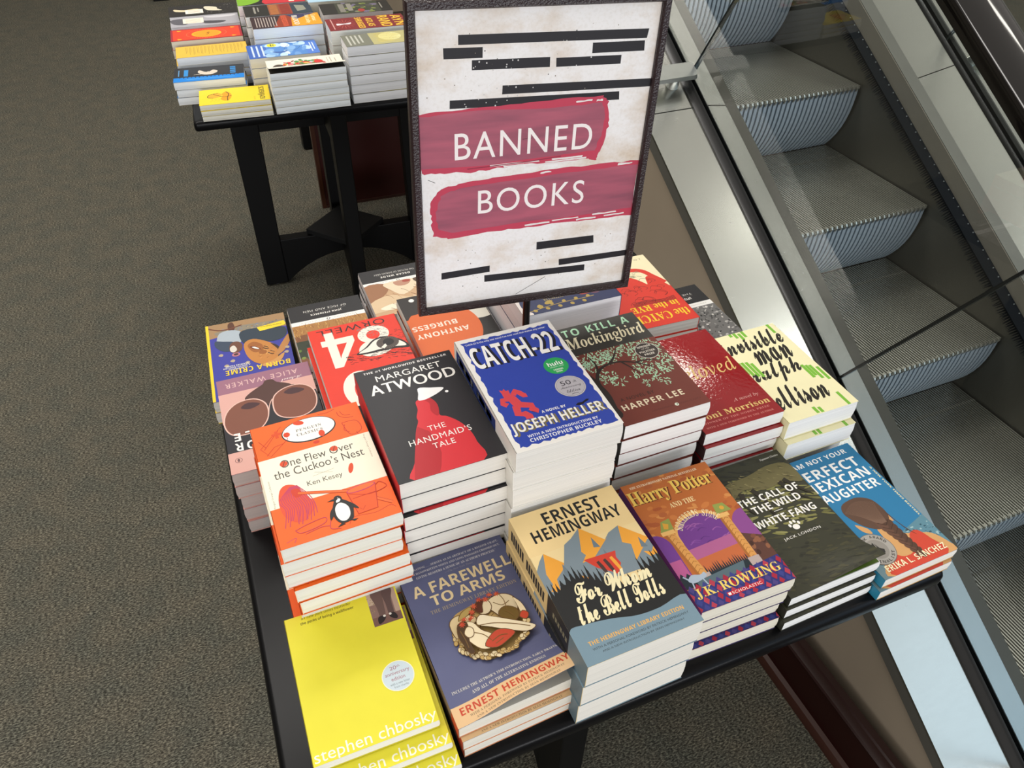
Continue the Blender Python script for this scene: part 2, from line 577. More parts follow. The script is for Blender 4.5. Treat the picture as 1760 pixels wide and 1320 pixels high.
def art_wizardless(a, st):
    """orange arches over a purple evening sky, lettering as on the cover; the figure is left out"""
    rng = random.Random(4)
    a.rect(0, 0, 1, 1, '#b9672f')
    for q in range(60):
        x, y = rng.random(), rng.uniform(.55, 1)
        a.ell(x, y, rng.uniform(.02, .06), rng.uniform(.008, .02), rng.choice(['#c8783a', '#a9562a', '#d08a48', '#b05f30']), 10, rng.uniform(-30, 30))
    def arch(cu, base, ru, rv, col, lo):
        pts = [(cu - ru, lo)]
        for i in range(19):
            an = math.pi - math.pi * i / 18
            pts.append((cu + ru * math.cos(an), base + rv * math.sin(an)))
        pts.append((cu + ru, lo))
        a.poly(pts, col)
    arch(.50, .50, .285, .155, '#e0a85e', .45)
    arch(.50, .50, .26, .13, '#70398a', .12)
    for q in range(22):
        x, y = rng.uniform(.28, .70), rng.uniform(.36, .58)
        a.line([(x, y), (x + .05, y + .012), (x + .10, y - .004)], .0016, rng.choice(['#8a4f9f', '#5c2d78', '#9a5aa0']), True, True)
    arch(.00, .46, .13, .11, '#6f3a8c', .20)
    arch(.98, .40, .19, .17, '#8c4a8e', .20)
    a.poly([(.24, .40), (.76, .42), (.76, .28), (.24, .24)], '#b0608f')
    a.poly([(.24, .32), (.76, .34), (.76, .20), (.24, .18)], '#c4693c')
    a.poly([(0, .36), (.12, .36), (.12, .16), (0, .16)], '#b65a8e')
    a.poly([(.82, .40), (1, .34), (1, .16), (.82, .16)], '#5c3a30')
    for q in range(10):
        a.ell(rng.uniform(.84, .99), rng.uniform(.2, .36), .03, .014, rng.choice(['#7a4b36', '#45291f', '#8e5c40']), 10, rng.uniform(0, 90))
    pts = [(.22, .14), (.22, .22)]
    x = .22
    while x < .78:
        pts += [(x + .012, rng.uniform(.25, .285)), (x + .024, .215)]
        x += .024
    a.poly(pts + [(.78, .14)], '#1e2b33')
    a.poly([(0, .16), (0, .24), (.03, .27), (.06, .235), (.09, .26), (.13, .22), (.13, .16)], '#1e2b33')
    # columns with stone blocks
    for (ub, ut, wd) in ((.235, .165, .10), (.77, .775, .095)):
        a.poly([(ub - wd / 2, .165), (ub + wd / 2, .165), (ut + wd / 2, .56), (ut - wd / 2, .56)], '#d79a52')
        a.poly([(ub - wd / 2, .165), (ub - wd / 2 + .025, .165), (ut - wd / 2 + .025, .56), (ut - wd / 2, .56)], '#a9682f')
        for q in range(12):
            t = q / 12
            u = ub + (ut - ub) * t
            a.line([(u - .03, .18 + .37 * t), (u + .01, .20 + .37 * t), (u + .035, .19 + .37 * t)], .0007, '#a4672e')
        a.rect(ut - .07, .545, ut + .07, .575, '#e7b66b')
        a.rect(ub - .06, .16, ub + .06, .225, '#b7a6a0')
    a.poly([(.10, .575), (.24, .575), (.26, .66), (.16, .65)], '#8f9a4a')
    a.poly([(.15, .595), (.19, .585), (.22, .62), (.17, .64)], '#d8a038')
    a.poly([(.73, .58), (.90, .58), (.86, .65), (.75, .655)], '#8f9a4a')
    a.ell(.82, .615, .025, col='#d8a038', n=10)
    # pale horse on the grass
    a.poly([(.13, .13), (.62, .15), (.66, .22), (.13, .19)], '#566a72')
    a.blob([(.06, .21), (.12, .24), (.20, .225), (.245, .235), (.25, .205), (.18, .19), (.10, .185)], '#aab8c8')
    a.line([(.09, .20), (.075, .15)], .0016, '#aab8c8'); a.line([(.20, .20), (.215, .15)], .0016, '#aab8c8'); a.line([(.07, .215), (.035, .245)], .002, '#aab8c8')
    a.poly([(0, 0), (0, .155), (.12, .14), (.5, .155), (1, .185), (1, 0)], '#2d3274')
    for q in range(15):
        for k in range(4):
            u, v = q * .072 + (k % 2) * .036, .015 + k * .045
            a.poly([(u, v - .028), (u + .03, v), (u, v + .028), (u - .03, v)], ['#a3243c', '#3a3f86', '#b23a4e', '#4a3f7e'][(q + k) % 4])
    a.text('THE EXTRAORDINARY NATIONAL BESTSELLER', .08, .953, .86, .972, '#f0dfbe', 'S')
    a.text('Harry Potter', .02, .785, .95, .925, '#5a2a14', 'S', .92, .02)
    a.text('Harry Potter', .005, .79, .935, .93, '#ecc65c', 'S', .92, .02)
    a.text('AND THE', .35, .725, .63, .765, '#f0d9a0', 'S')
    a.arc_text('SORCERER\u2019S STONE', .50, .475, .0325, 152, 28, .0105, '#f4e3b4', 'S')
    a.text('J.K. ROWLING', .045, .075, .94, .145, '#f0d26a', 'S')
    a.rect(.315, .036, .69, .062, '#c02233')
    a.rect(.325, .041, .352, .057, '#f6f0ea')
    a.text('SCHOLASTIC', .365, .040, .68, .058, '#f6f0ea', 's', 1.1)


def art_wolf(a, st):
    rng = random.Random(12)
    a.rect(0, 0, 1, 1, '#3a3a2c')
    for q in range(420):
        y = rng.random()
        x = rng.random()
        if y > .86:
            c = rng.choice(['#33342a', '#3b3c30', '#2f3028'])
        elif y > .40:
            c = rng.choice(['#7f7c46', '#8a8750', '#757242', '#918e58', '#66643a', '#82804c'])
        else:
            c = rng.choice(['#35352a', '#403f2e', '#2f2f25', '#47452f'])
        a.ell(x, y, rng.uniform(.02, .07), rng.uniform(.003, .010), c, 8, rng.uniform(-30, 5))
    a.blob([(.0, .90), (.10, .83), (.25, .86), (.5, .87), (.75, .90), (.95, .88), (1, .80), (.97, .70), (.80, .74), (.55, .73), (.35, .78), (.15, .72), (.05, .76)], '#6b6440')
    a.blob([(.0, .88), (.12, .88), (.22, .84), (.20, .76), (.12, .70), (.04, .68), (.0, .72)], '#4c452f')
    for q in range(70):
        x, y = rng.uniform(.05, .95), rng.uniform(.75, .89)
        a.line([(x, y), (x + rng.uniform(.02, .05), y - rng.uniform(.01, .03))], .0011, rng.choice(['#857c50', '#a1966a', '#3d3827', '#5a5337']), taper=True)
    for p in ([(.42, .76), (.47, .66), (.44, .58), (.47, .50)], [(.30, .76), (.25, .66), (.28, .58)], [(.80, .76), (.88, .66), (.96, .58)], [(.74, .75), (.80, .64), (.90, .55)]):
        a.line(p, .008, '#2c271c', True, True)
    a.text('Signature Classics', .74, .945, .965, .966, '#d8d6cc', 'B')
    a.text('THE CALL OF', .18, .655, .885, .71, W_, 'b')
    a.text('THE WILD', .27, .58, .82, .635, W_, 'b')
    a.rect(.46, .555, .56, .559, W_)
    a.text('WHITE FANG', .185, .475, .875, .53, W_, 'b')
    a.ell(.545, .408, .036, .020, W_, 18)
    for x, y in ((.495, .428), (.525, .447), (.565, .448), (.597, .43)):
        a.ell(x, y, .014, .013, W_, 10)
    a.text('JACK LONDON', .34, .338, .755, .362, W_, 's', 1.15, .008)


def art_braid(a, st):
    rng = random.Random(21)
    W = '#f6f5f1'
    sk, hair, red = '#d3a067', '#5f4638', '#cf4a36'
    a.text('I AM NOT YOUR', .02, .925, .885, .965, W, 'b', 1.05)
    a.text('PERFECT', .01, .80, .905, .885, W, 'b', 1.05)
    a.text('MEXICAN', .0, .70, .91, .78, W, 'b', 1.05)
    a.text('DAUGHTER', .0, .60, .905, .675, W, 'b', 1.05)
    a.text('A NEW YORK TIMES BESTSELLER', .962, .24, .985, .76, '#f1e3a8', 'b', rot=-90)
    # town far behind the shoulder
    a.poly([(.58, .235), (1, .30), (1, .0), (.58, .0)], '#5f8a99')
    for q in range(70):
        u, v = rng.uniform(.58, .97), rng.uniform(.04, .24)
        a.rect(u, v, u + rng.uniform(.012, .04), v + rng.uniform(.004, .014), rng.choice(['#86a9b1', '#3f6675', '#9dbabd', '#4d7381', '#2f5362']))
    a.rect(0, .0, .12, .12, '#7f9aa0')
    for q in range(8):
        a.line([(.01 + q * .013, .0), (.012 + q * .013, .115)], .0006, '#4b6870')
    # neck, shoulders and red dress
    a.blob([(.12, .0), (.13, .09), (.22, .17), (.36, .215), (.40, .33), (.56, .33), (.58, .245), (.72, .205), (.90, .16), (.985, .06), (.985, .0)], sk, 4)
    a.blob([(.15, .0), (.20, .10), (.30, .135), (.40, .09), (.55, .10), (.66, .205), (.78, .215), (.84, .13), (.86, .0)], red, 4)
    a.blob([(.205, .40), (.225, .335), (.30, .30), (.30, .345)], sk)
    a.blob([(.60, .44), (.64, .40), (.645, .33), (.61, .35)], sk)
    # crown of the head and the plait
    a.blob([(.20, .50), (.23, .43), (.30, .36), (.42, .31), (.55, .32), (.645, .38), (.655, .46), (.62, .53), (.50, .575), (.36, .575), (.25, .555)], hair, 4)
    cx, cy = .50, .34
    for q in range(8):
        t = q / 7
        u, v = .52 + .07 * t, .335 - .27 * t
        rr = .095 * (1 - .45 * t)
        a.ell(u - rr * .42, v, rr * .72, rr * .34, '#67493a', 16, -42)
        a.ell(u + rr * .42, v - .012, rr * .72, rr * .34, '#573e31', 16, 42)
    for q in range(26):
        t = q / 25
        x0 = .22 + .40 * t
        a.line([(x0, .50 + .05 * math.sin(3.1 * t)), (.34 + .25 * t, .44), (.47 + .09 * t, .34)], .0006, '#7b5f4e', True)
    for q in range(8):
        t = q / 7
        u, v = .52 + .07 * t, .335 - .27 * t
        a.line([(u - .07 * (1 - .4 * t), v + .02), (u, v - .015), (u + .07 * (1 - .4 * t), v + .015)], .0008, '#3c2a21')
    for q in range(5):
        a.line([(.63 + .004 * q, .42), (.66 + .006 * q, .34 - .02 * q), (.70 + .01 * q, .23 - .01 * q)], .0004, hair, True)
    a.text('ERIKA L. S\u00c1NCHEZ', .10, .035, .91, .088, '#f5ecc4', 'b', 1.05)
    st.ell(.20, .195, .195, col='#77726b', n=44)
    st.ell(.20, .195, .188, col='#a7a29a', n=44)
    st.ell(.20, .195, .120, col='#918c84', n=40)
    st.arc_text('BOOK AWARD', .20, .195, .0195, 150, 12, .0042, '#3f3c38', 'b')
    st.arc_text('FINALIST', .20, .195, .0195, 215, 335, .0042, '#3f3c38', 'b')
    st.poly([(.15, .22), (.21, .25), (.23, .20), (.27, .18), (.25, .155), (.20, .165), (.17, .15), (.18, .18)], '#34312e')
    st.line([(.21, .25), (.205, .16)], .0008, '#a7a29a')


def penguin(a, cu, cv, s, tilt=0):
    """small standing penguin emblem, s = height in metres"""
    def q(pts):
        c, n = math.cos(R(tilt)), math.sin(R(tilt))
        return [(cu + (x * c - y * n) * s / a.w, cv + (x * n + y * c) * s / a.h) for x, y in pts]
    bk, wh = '#1b1a1a', '#f6f3ec'
    a.blob(q([(-.05, .48), (.06, .50), (.12, .42), (.13, .33), (.24, .20), (.30, .02), (.25, -.22), (.16, -.40), (-.10, -.42), (-.22, -.25), (-.24, 0), (-.16, .22), (-.10, .34)]), bk, 4)
    a.poly(q([(-.08, .44), (-.26, .41), (-.08, .37)]), bk)
    a.blob(q([(.20, .22), (.34, .06), (.42, -.14), (.34, -.10), (.24, .04)]), bk)
    a.blob(q([(-.16, .18), (-.30, .02), (-.35, -.20), (-.27, -.14), (-.20, 0)]), bk)
    a.blob(q([(-.02, .24), (.10, .20), (.19, .02), (.16, -.22), (.04, -.36), (-.10, -.34), (-.17, -.16), (-.14, .10)]), wh, 4)
    a.blob(q([(-.03, .35), (.05, .40), (.08, .34), (.02, .28), (-.05, .29)]), wh)
    a.ell(cu + (.0) * s / a.w, cv + .425 * s / a.h, .012 * s / a.w, .012 * s / a.h, wh, 8)
    a.poly(q([(-.12, -.40), (-.26, -.49), (-.04, -.47)]), bk)
    a.poly(q([(.10, -.40), (.30, -.44), (.18, -.48)]), bk)


def art_orange(a, st):
    rng = random.Random(31)
    dk = '#c22d0e'
    mg = '#c23a5c'
    a.rect(0, .295, 1, .70, '#f5efd8')
    a.ell(.502, .865, .248, .108, '#1c1a19', 44, 0)
    a.ell(.502, .868, .238, .100, '#f7f3ea', 44, 0)
    a.text('PENGUIN', .388, .868, .62, .892, '#5b5550', 'S', 1.25)
    a.text('CLASSICS', .385, .828, .62, .852, '#5b5550', 'S', 1.25)
    a.ell(.30, .868, .03, .022, '#d8431a', 14)
    a.ell(.60, .80, .028, .030, '#d8431a', 14); a.ell(.43, .945, .05, .02, '#d8431a', 14, -20)
    a.ell(.53, .735, .03, .014, '#cf3a1c', 12)
    for p in ([(.05, .80), (.27, .955), (.30, .83), (.12, .715), (.05, .80)], [(.08, .785), (.24, .93)], [(.09, .73), (.17, .79), (.25, .80)], [(.05, .87), (.10, .80)]):
        a.line(p, .0007, dk)
    a.poly([(.17, .905), (.20, .905), (.20, .925), (.23, .925), (.23, .905), (.26, .905), (.26, .885), (.23, .885), (.23, .86), (.20, .86), (.20, .885), (.17, .885)], '#d94a12')
    for p in ([(.79, .95), (.80, .91), (.85, .88), (.92, .87)], [(.82, .95), (.84, .91), (.90, .895)], [(.80, .84), (.93, .83), (.95, .74), (.84, .72), (.80, .84)], [(.82, .82), (.80, .77), (.84, .745)], [(.90, .73), (.905, .70)], [(.62, .975), (.70, .97), (.78, .985)]):
        a.line(p, .0009, dk, True)
    a.text('One Flew Over', .175, .595, .825, .66, '#4c463f', 's')
    a.text('the Cuckoo\u2019s Nest', .10, .515, .89, .582, '#4c463f', 's')
    a.ell(.205, .628, .034, col='#d9491d', n=20); a.ell(.655, .638, .034, col='#d9491d', n=20)
    a.line([(.19, .605), (.22, .65)], .0007, '#3c322b'); a.line([(.64, .615), (.67, .66)], .0007, '#3c322b')
    a.line([(.41, .463), (.60, .478)], .0004, '#9a917d'); a.line([(.43, .490), (.58, .452)], .0004, '#9a917d')
    a.ell(.735, .44, .022, .042, '#d9491d', 16, -18)
    a.text('Ken Kesey', .345, .385, .65, .435, '#4c463f', 's')
    a.text('Penguin Orange Collection', .935, .48, .955, .69, '#8f8874', 's', rot=-90)
    a.text('Penguin Orange Collection', .035, .30, .055, .52, '#8f8874', 's', rot=90)
    # mop head, handle and bucket
    a.blob([(.11, .42), (.17, .455), (.25, .43), (.29, .36), (.33, .31), (.36, .24), (.31, .19), (.24, .15), (.17, .16), (.10, .22), (.08, .32)], '#e0502c')
    for q in range(15):
        x = .10 + q * .017
        a.line([(.20 + q * .004, .43), (x - .01, .34), (x + .02, .26), (x + rng.uniform(-.02, .02), rng.uniform(.13, .19))], .0009, mg, True)
    a.blob([(.20, .40), (.26, .40), (.28, .345), (.22, .34)], '#cf3a1c')
    a.line([(.25, .365), (.64, .272), (.96, .09)], .0042, '#b93512')
    a.line([(.25, .365), (.64, .272), (.96, .09)], .0030, '#ee6a2a')
    a.poly([(.63, .26), (.88, .265), (.83, .085), (.665, .08)], '#e8591c')
    a.line([(.63, .26), (.665, .08), (.83, .085), (.88, .265)], .001, dk)
    a.ell(.755, .265, .128, .025, mg, 24, 4); a.ell(.755, .266, .118, .019, '#ef6e30', 24, 4)
    a.line([(.64, .245), (.80, .20), (.96, .22), (.92, .27), (.88, .255)], .0008, dk, True)
    a.line([(.66, .20), (.86, .205)], .0007, dk); a.line([(.69, .12), (.71, .10), (.74, .125)], .0006, dk)
    a.line([(.57, .03), (.63, .07), (.80, .055), (.93, .075), (.97, .05)], .0007, dk, True)
    for p in ([(.15, .10), (.26, .12), (.40, .13), (.38, .09), (.20, .07), (.15, .10)], [(.22, .055), (.35, .07), (.42, .06)], [(.06, .035), (.14, .05), (.12, .02)], [(.44, .10), (.42, .04), (.50, .02)]):
        a.line(p, .0007, mg, True)
    penguin(a, .545, .145, .043, 4)


def art_cloak(a, st):
    r1, r2, r3 = '#d8323a', '#b9262e', '#e4474c'
    a.text('THE #1 WORLDWIDE BESTSELLER', .085, .952, .945, .974, '#e9e6e2', 'b', 1.1)
    a.text('MARGARET', .18, .862, .845, .918, W_, 's', 1.05, .006)
    for d in (-.004, 0, .004):
        a.text('ATWOOD', .085 + d, .745, .94 + d, .838, W_, 's', 1.05)
    a.blob([(.445, .60), (.52, .612), (.59, .60), (.625, .53), (.60, .44), (.66, .41), (.74, .34), (.79, .25), (.80, .15), (.775, .0), (.142, .0), (.20, .12), (.27, .25), (.33, .36), (.385, .43), (.39, .47), (.43, .53)], r1, 4)
    a.rect(.142, .0, .775, .012, r1)
    a.poly([(.145, .003), (.20, .12), (.27, .25), (.33, .36), (.36, .39), (.44, .33), (.47, .24), (.46, .14), (.41, .05), (.37, .003)], r2)
    a.blob([(.52, .60), (.56, .56), (.54, .49), (.57, .44), (.60, .45), (.625, .53), (.59, .60)], r2)
    a.blob([(.475, .608), (.50, .66), (.526, .713), (.64, .69), (.755, .662), (.69, .63), (.60, .608), (.53, .598)], '#f6f5f3', 4)
    a.ell(.768, .622, .017, col='#f6f5f3', n=16)
    a.text('THE', .44, .33, .607, .372, W_, 's', 1.1, .004)
    a.text('HANDMAID\u2019S', .225, .25, .815, .297, W_, 's', 1.1, .004)
    a.text('TALE', .415, .186, .622, .228, W_, 's', 1.1, .004)


def art_ragged(a, st):
    rng = random.Random(40)
    bl = '#2b44a6'
    a.poly(jag_rect(.055, .028, .965, .965, 34, .008, rng, .012), bl)
    a.text('\u201cCatch-22 is the only war novel I\u2019ve ever read that makes any sense.\u201d', .075, .928, .925, .950, '#e4e6ee', 'b')
    a.text('CATCH-22', .10, .693, .945, .895, '#15151c', 'b', 1.0, .03)
    a.text('CATCH-22', .07, .70, .915, .903, '#f6f5ef', 'b', 1.0, .03)
    # leaping red figure
    def fig(k, col):
        def z(pts):
            return [(.225 + (x - .225) * k, .36 + (y - .36) * k) for x, y in pts]
        a.blob(z([(.17, .475), (.215, .468), (.225, .43), (.205, .40), (.165, .41), (.155, .44)]), col)
        a.poly(z([(.155, .46), (.15, .49), (.175, .478), (.195, .492), (.205, .468), (.23, .475), (.225, .44)]), col)
        a.blob(z([(.18, .42), (.24, .43), (.27, .38), (.28, .33), (.22, .31), (.19, .35)]), col)
        a.line(z([(.245, .425), (.285, .455), (.305, .435), (.335, .40), (.36, .40)]), .0075 * k, col)
        a.line(z([(.195, .40), (.13, .405), (.12, .375), (.15, .355)]), .0075 * k, col)
        a.line(z([(.265, .335), (.345, .31), (.335, .285), (.355, .265), (.34, .255)]), .0095 * k, col)
        a.line(z([(.215, .335), (.195, .27), (.25, .262), (.275, .235), (.27, .215)]), .0095 * k, col)
    fig(1.0, '#d8474d')
    a.text('A NOVEL BY', .395, .230, .625, .250, '#f2f1ea', 'b')
    a.text('JOSEPH HELLER', .085, .106, .955, .205, '#7b7048', 'b', 1, .02)
    a.text('JOSEPH HELLER', .062, .113, .935, .212, '#f3f0e2', 'b', 1, .02)
    a.text('WITH A NEW INTRODUCTION BY', .165, .083, .825, .102, '#e9e9ee', 'b')
    a.text('CHRISTOPHER BUCKLEY', .165, .046, .835, .073, '#e9e9ee', 'b')
    a.poly([(.71, .222), (.74, .235), (.78, .232), (.83, .247), (.855, .243), (.84, .232), (.80, .225), (.78, .215), (.74, .214)], '#15151c')
    st.ell(.773, .572, .118, col='#27a457', n=44)
    st.text('hulu', .70, .575, .85, .612, '#f4f6f2', 'b', 1, .02)
    st.text('ORIGINAL SERIES', .705, .558, .845, .568, '#d9ecd9', 's')
    st.text('COMING', .725, .531, .82, .545, '#eef4ec', 'b')
    st.text('SOON', .74, .513, .80, .526, '#eef4ec', 'b')
    st.ell(.775, .377, .142, col='#8e8d95', n=48)
    st.ell(.775, .377, .137, col='#dcd9da', n=48); st.ell(.775, .377, .131, col='#75747c', n=48); st.ell(.775, .377, .127, col='#b6b3b8', n=48)
    st.text('50', .70, .392, .80, .43, '#35343b', 's')
    st.text('th', .82, .398, .855, .418, '#35343b', 'I')
    st.text('Anniversary', .675, .358, .875, .386, '#45444b', 'C')
    st.text('Edition', .71, .326, .84, .352, '#45444b', 'C')
    st.line([(.74, .31), (.775, .314), (.81, .31)], .0008, '#45444b')


def art_tree(a, st):
    rng = random.Random(55)
    mint, br = '#b3dfba', '#2b211c'
    a.rect(0, .70, 1, 1, '#37342f')
    a.rect(0, 0, 1, .70, '#73352a')
    a.text('TO KILL A', .05, .90, .875, .975, mint, 'b', 1.25, -.006, .12)
    a.text('Mockingbird', -.0, .735, .975, .885, '#ece1bd', 'B', 1, .01)
    clumps = [(.10, .64, .14), (.28, .655, .14), (.46, .66, .13), (.62, .645, .12), (.80, .66, .13), (.92, .60, .09), (.14, .56, .10), (.33, .60, .10), (.66, .57, .11), (.82, .53, .12), (.93, .47, .08), (.60, .44, .11), (.74, .39, .12), (.68, .33, .08), (.86, .40, .09), (.18, .43, .12), (.27, .38, .09), (.53, .30, .06), (.74, .27, .06), (.04, .58, .07), (.48, .40, .07)]
    for cu, cv, rr in clumps:
        n = int(3900 * rr * rr)
        for _ in range(n):
            an = rng.uniform(0, 2 * math.pi)
            q = rr * math.sqrt(rng.random())
            u, v = cu + q * math.cos(an), cv + q * .62 * math.sin(an)
            if v > .695 or u < 0 or u > .99:
                continue
            L = rng.uniform(.014, .023)
            d = an + rng.uniform(-.7, .7)
            if rng.random() < .5:
                d = -math.pi / 2 + rng.uniform(-.8, .8)
            dx, dy = L * math.cos(d), L * .62 * math.sin(d)
            s_ = .0066
            nx, ny = -math.sin(d) * s_, math.cos(d) * s_ * .62
            a.put([(u - dx, v - dy), (u + nx, v + ny), (u + dx, v + dy), (u - nx, v - ny)], [(0, 1, 2, 3)], ink(mint))
    for p, wd in (([(.03, .16), (.06, .28), (.05, .40), (.13, .50), (.26, .545), (.42, .545), (.58, .50), (.74, .42)], .007), ([(.05, .40), (.02, .48), (.0, .55)], .006), ([(.30, .545), (.40, .60), (.50, .68)], .005), ([(.13, .50), (.16, .58), (.14, .66)], .004), ([(.58, .50), (.70, .50), (.86, .47)], .0035), ([(.44, .54), (.50, .46), (.55, .38)], .003)):
        a.line(p, wd, br, True, True)
    a.blob([(0, .10), (0, .46), (.045, .42), (.085, .30), (.05, .20), (.07, .10)], br)
    a.text('A NOVEL BY', .14, .197, .53, .225, '#32251f', 's', 1.15)
    a.text('HARPER LEE', .10, .118, .81, .168, '#efe0c0', 'b', 1.15)
    a.text('HARPERPERENNIAL', .36, .05, .62, .062, '#5a2a22', 's')
    a.text('MODERNCLASSICS', .68, .05, .93, .062, '#5a2a22', 's')
    a.ell(.65, .056, .022, col='#dfe8d2', n=16); a.ell(.655, .056, .008, col='#32251f', n=8)
    st.ell(.80, .582, .135, col='#d5cfc4', n=44)
    st.ell(.80, .582, .127, col='#3a302b', n=44)
    for i, (t, y, hh, z) in enumerate([('WINNER', .618, .018, 'b'), ('of the', .595, .017, 'I'), ('PULITZER', .566, .018, 'b'), ('PRIZE', .536, .018, 'b')]):
        wd = (.085, .05, .095, .06)[i]
        st.text(t, .80 - wd, y, .80 + wd, y + hh, '#e7e0d2', z)


def art_gloss(a, st):
    g = '#e2c277'
    a.text('Beloved', .10, .505, .955, .655, g, 'I', 1.05, .008)
    a.text('A novel by', .575, .198, .905, .238, '#d7a49a', 'I')
    a.text('Toni Morrison', .06, .115, .955, .168, g, 'S', 1.05)
    a.text('WINNER OF THE NOBEL PRIZE', .06, .078, .90, .095, '#cf7f77', 'S', 1.15)
    a.text('WITH A NEW FOREWORD BY THE AUTHOR', .06, .036, .91, .052, '#cf7f77', 'S', 1.1)


def art_bars(a, st):
    k, g = '#26221d', '#7cb83e'
    for d in (-.010, 0, .010):
        a.text('invisible', .02 + d, .775 + d, .93 + d, .945 + d, k, 'C')
        a.text('man', .33 + d, .60 + d, .86 + d, .735 + d, k, 'C')
        a.text('ralph', .09 + d, .38 + d, .78 + d, .585 + d, k, 'C')
        a.text('ellison', .06 + d, .13 + d, .79 + d, .335 + d, k, 'C')
    for u, v0, v1 in ((.08, .535, .675), (.13, .515, .672), (.185, .49, .665), (.235, .475, .64), (.80, .33, .485), (.845, .345, .47), (.89, .30, .46), (.955, .275, .425), (.87, .0, .14), (.43, .01, .075), (.49, .005, .06), (.32, .965, 1), (.38, .935, 1), (.44, .905, .985), (.50, .925, 1), (.905, .885, 1)):
        a.rect(u - .021, v0, u + .021, v1, g)


def art_mauve(a, st):
    bk = '#1f1d24'
    a.rect(0, 0, 1, .83, '#d9a79c')
    a.blob([(.0, .0), (.0, .50), (.18, .55), (.30, .72), (.46, .70), (.50, .78), (.65, .76), (.78, .77), (.96, .66), (1, .60), (1, 0)], bk)
    a.poly([(0, 0), (0, .32), (.3, .26), (1, .30), (1, 0)], bk)
    a.poly([(0, 0), (0, .20), (.30, .20), (.30, 0)], '#d9a79c')
    a.blob([(.30, .77), (.40, .82), (.47, .85), (.50, .885), (.58, .88), (.62, .84), (.74, .79), (.82, .70), (.74, .64), (.60, .58), (.46, .62), (.36, .66), (.26, .72)], '#4f3029')
    def face(pts):
        a.blob([(.5 * (x - cx_) * 1.06 * 2 + cx_, (y - cy_) * 1.05 + cy_) for x, y in pts], '#e6bcae', 4)
        a.blob(pts, '#7d4a38', 4)
    cx_, cy_ = .24, .53
    face([(.02, .50), (.06, .62), (.18, .70), (.34, .705), (.44, .64), (.46, .54), (.42, .44), (.32, .37), (.16, .36), (.06, .40)])
    cx_, cy_ = .76, .58
    face([(.53, .56), (.56, .68), (.68, .745), (.84, .75), (.95, .68), (.97, .56), (.92, .46), (.80, .41), (.66, .42), (.56, .47)])
    a.blob([(.20, .64), (.28, .68), (.40, .645), (.34, .615), (.27, .61)], '#45262a')
    a.blob([(.66, .70), (.76, .735), (.88, .69), (.82, .665), (.73, .665)], '#45262a')
    a.line([(.46, .50), (.49, .60), (.53, .66)], .0012, '#e6bcae', True)
    a.text('ALICE WALKER', .085, .89, .86, .945, '#e0b9b4', 's', 1.25, .02)
    a.text('A Novel', .665, .825, .89, .86, '#ecd6d2', 'C')
    a.text('THE COLOR', .08, .205, .97, .285, W_, 'b', 1.3)
    a.text('PURPLE', .085, .305, .80, .385, W_, 'b', 1.4)
    a.ell(.09, .12, .035, col='#6b4a4a', n=20); a.ell(.09, .12, .030, col='#d9a79c', n=20); a.ell(.09, .12, .012, .016, '#6b4a4a', 12)


def art_numerals(a, st):
    rng = random.Random(84)
    k, w, red = '#1c1715', '#efe9dc', '#e5371f'
    a.text('ORWELL', .09, .905, .86, .975, '#2a1b16', 's', 1.15, .01)
    # big white numerals, upside down for the reader standing here
    a.text('4', .10, .50, .46, .93, w, 'b', 1, .04)
    a.ell(.68, .80, .175, .105, w, 40); a.ell(.675, .795, .075, .055, red, 24)
    a.ell(.66, .64, .20, .10, w, 40, 12)
    a.ell(.36, .22, .20, .20, w, 36); a.ell(.36, .20, .09, .12, red, 24)
    for q in range(90):
        u, v = .66 + rng.uniform(-.14, .17), .83 + rng.uniform(-.05, .07)
        a.rect(u, v, u + .018, v + .003, '#8a827a')
    for q in range(120):
        u = rng.uniform(.30, .98)
        v = .56 + rng.uniform(-.07, .05) + (u - .6) * -.05
        a.line([(u, v), (u + rng.uniform(.02, .06), v + rng.uniform(-.02, .01))], .0007, k)
    for q in range(60):
        u, v = rng.uniform(.72, .98), rng.uniform(.62, .80)
        a.line([(u, v), (u + .03, v + .004)], .0005, k)
    a.blob([(.42, .60), (.54, .66), (.66, .735), (.80, .74), (.95, .66), (1, .56), (.85, .575), (.70, .58), (.56, .58)], k, 4)
    a.blob([(.45, .61), (.56, .655), (.67, .72), (.80, .72), (.93, .65), (.97, .585), (.84, .60), (.70, .605), (.56, .60)], w, 4)
    a.ell(.79, .662, .125, .072, '#5a5049', 36); a.ell(.80, .668, .062, .042, k, 28)
    for q in range(28):
        an = q * 13
        a.line([(.79 + .066 * math.cos(R(an)), .662 + .044 * math.sin(R(an))), (.79 + .12 * math.cos(R(an)), .662 + .07 * math.sin(R(an)))], .0006, '#241d1a')
    a.poly([(.70, .62), (.76, .655), (.77, .625), (.73, .60)], w)


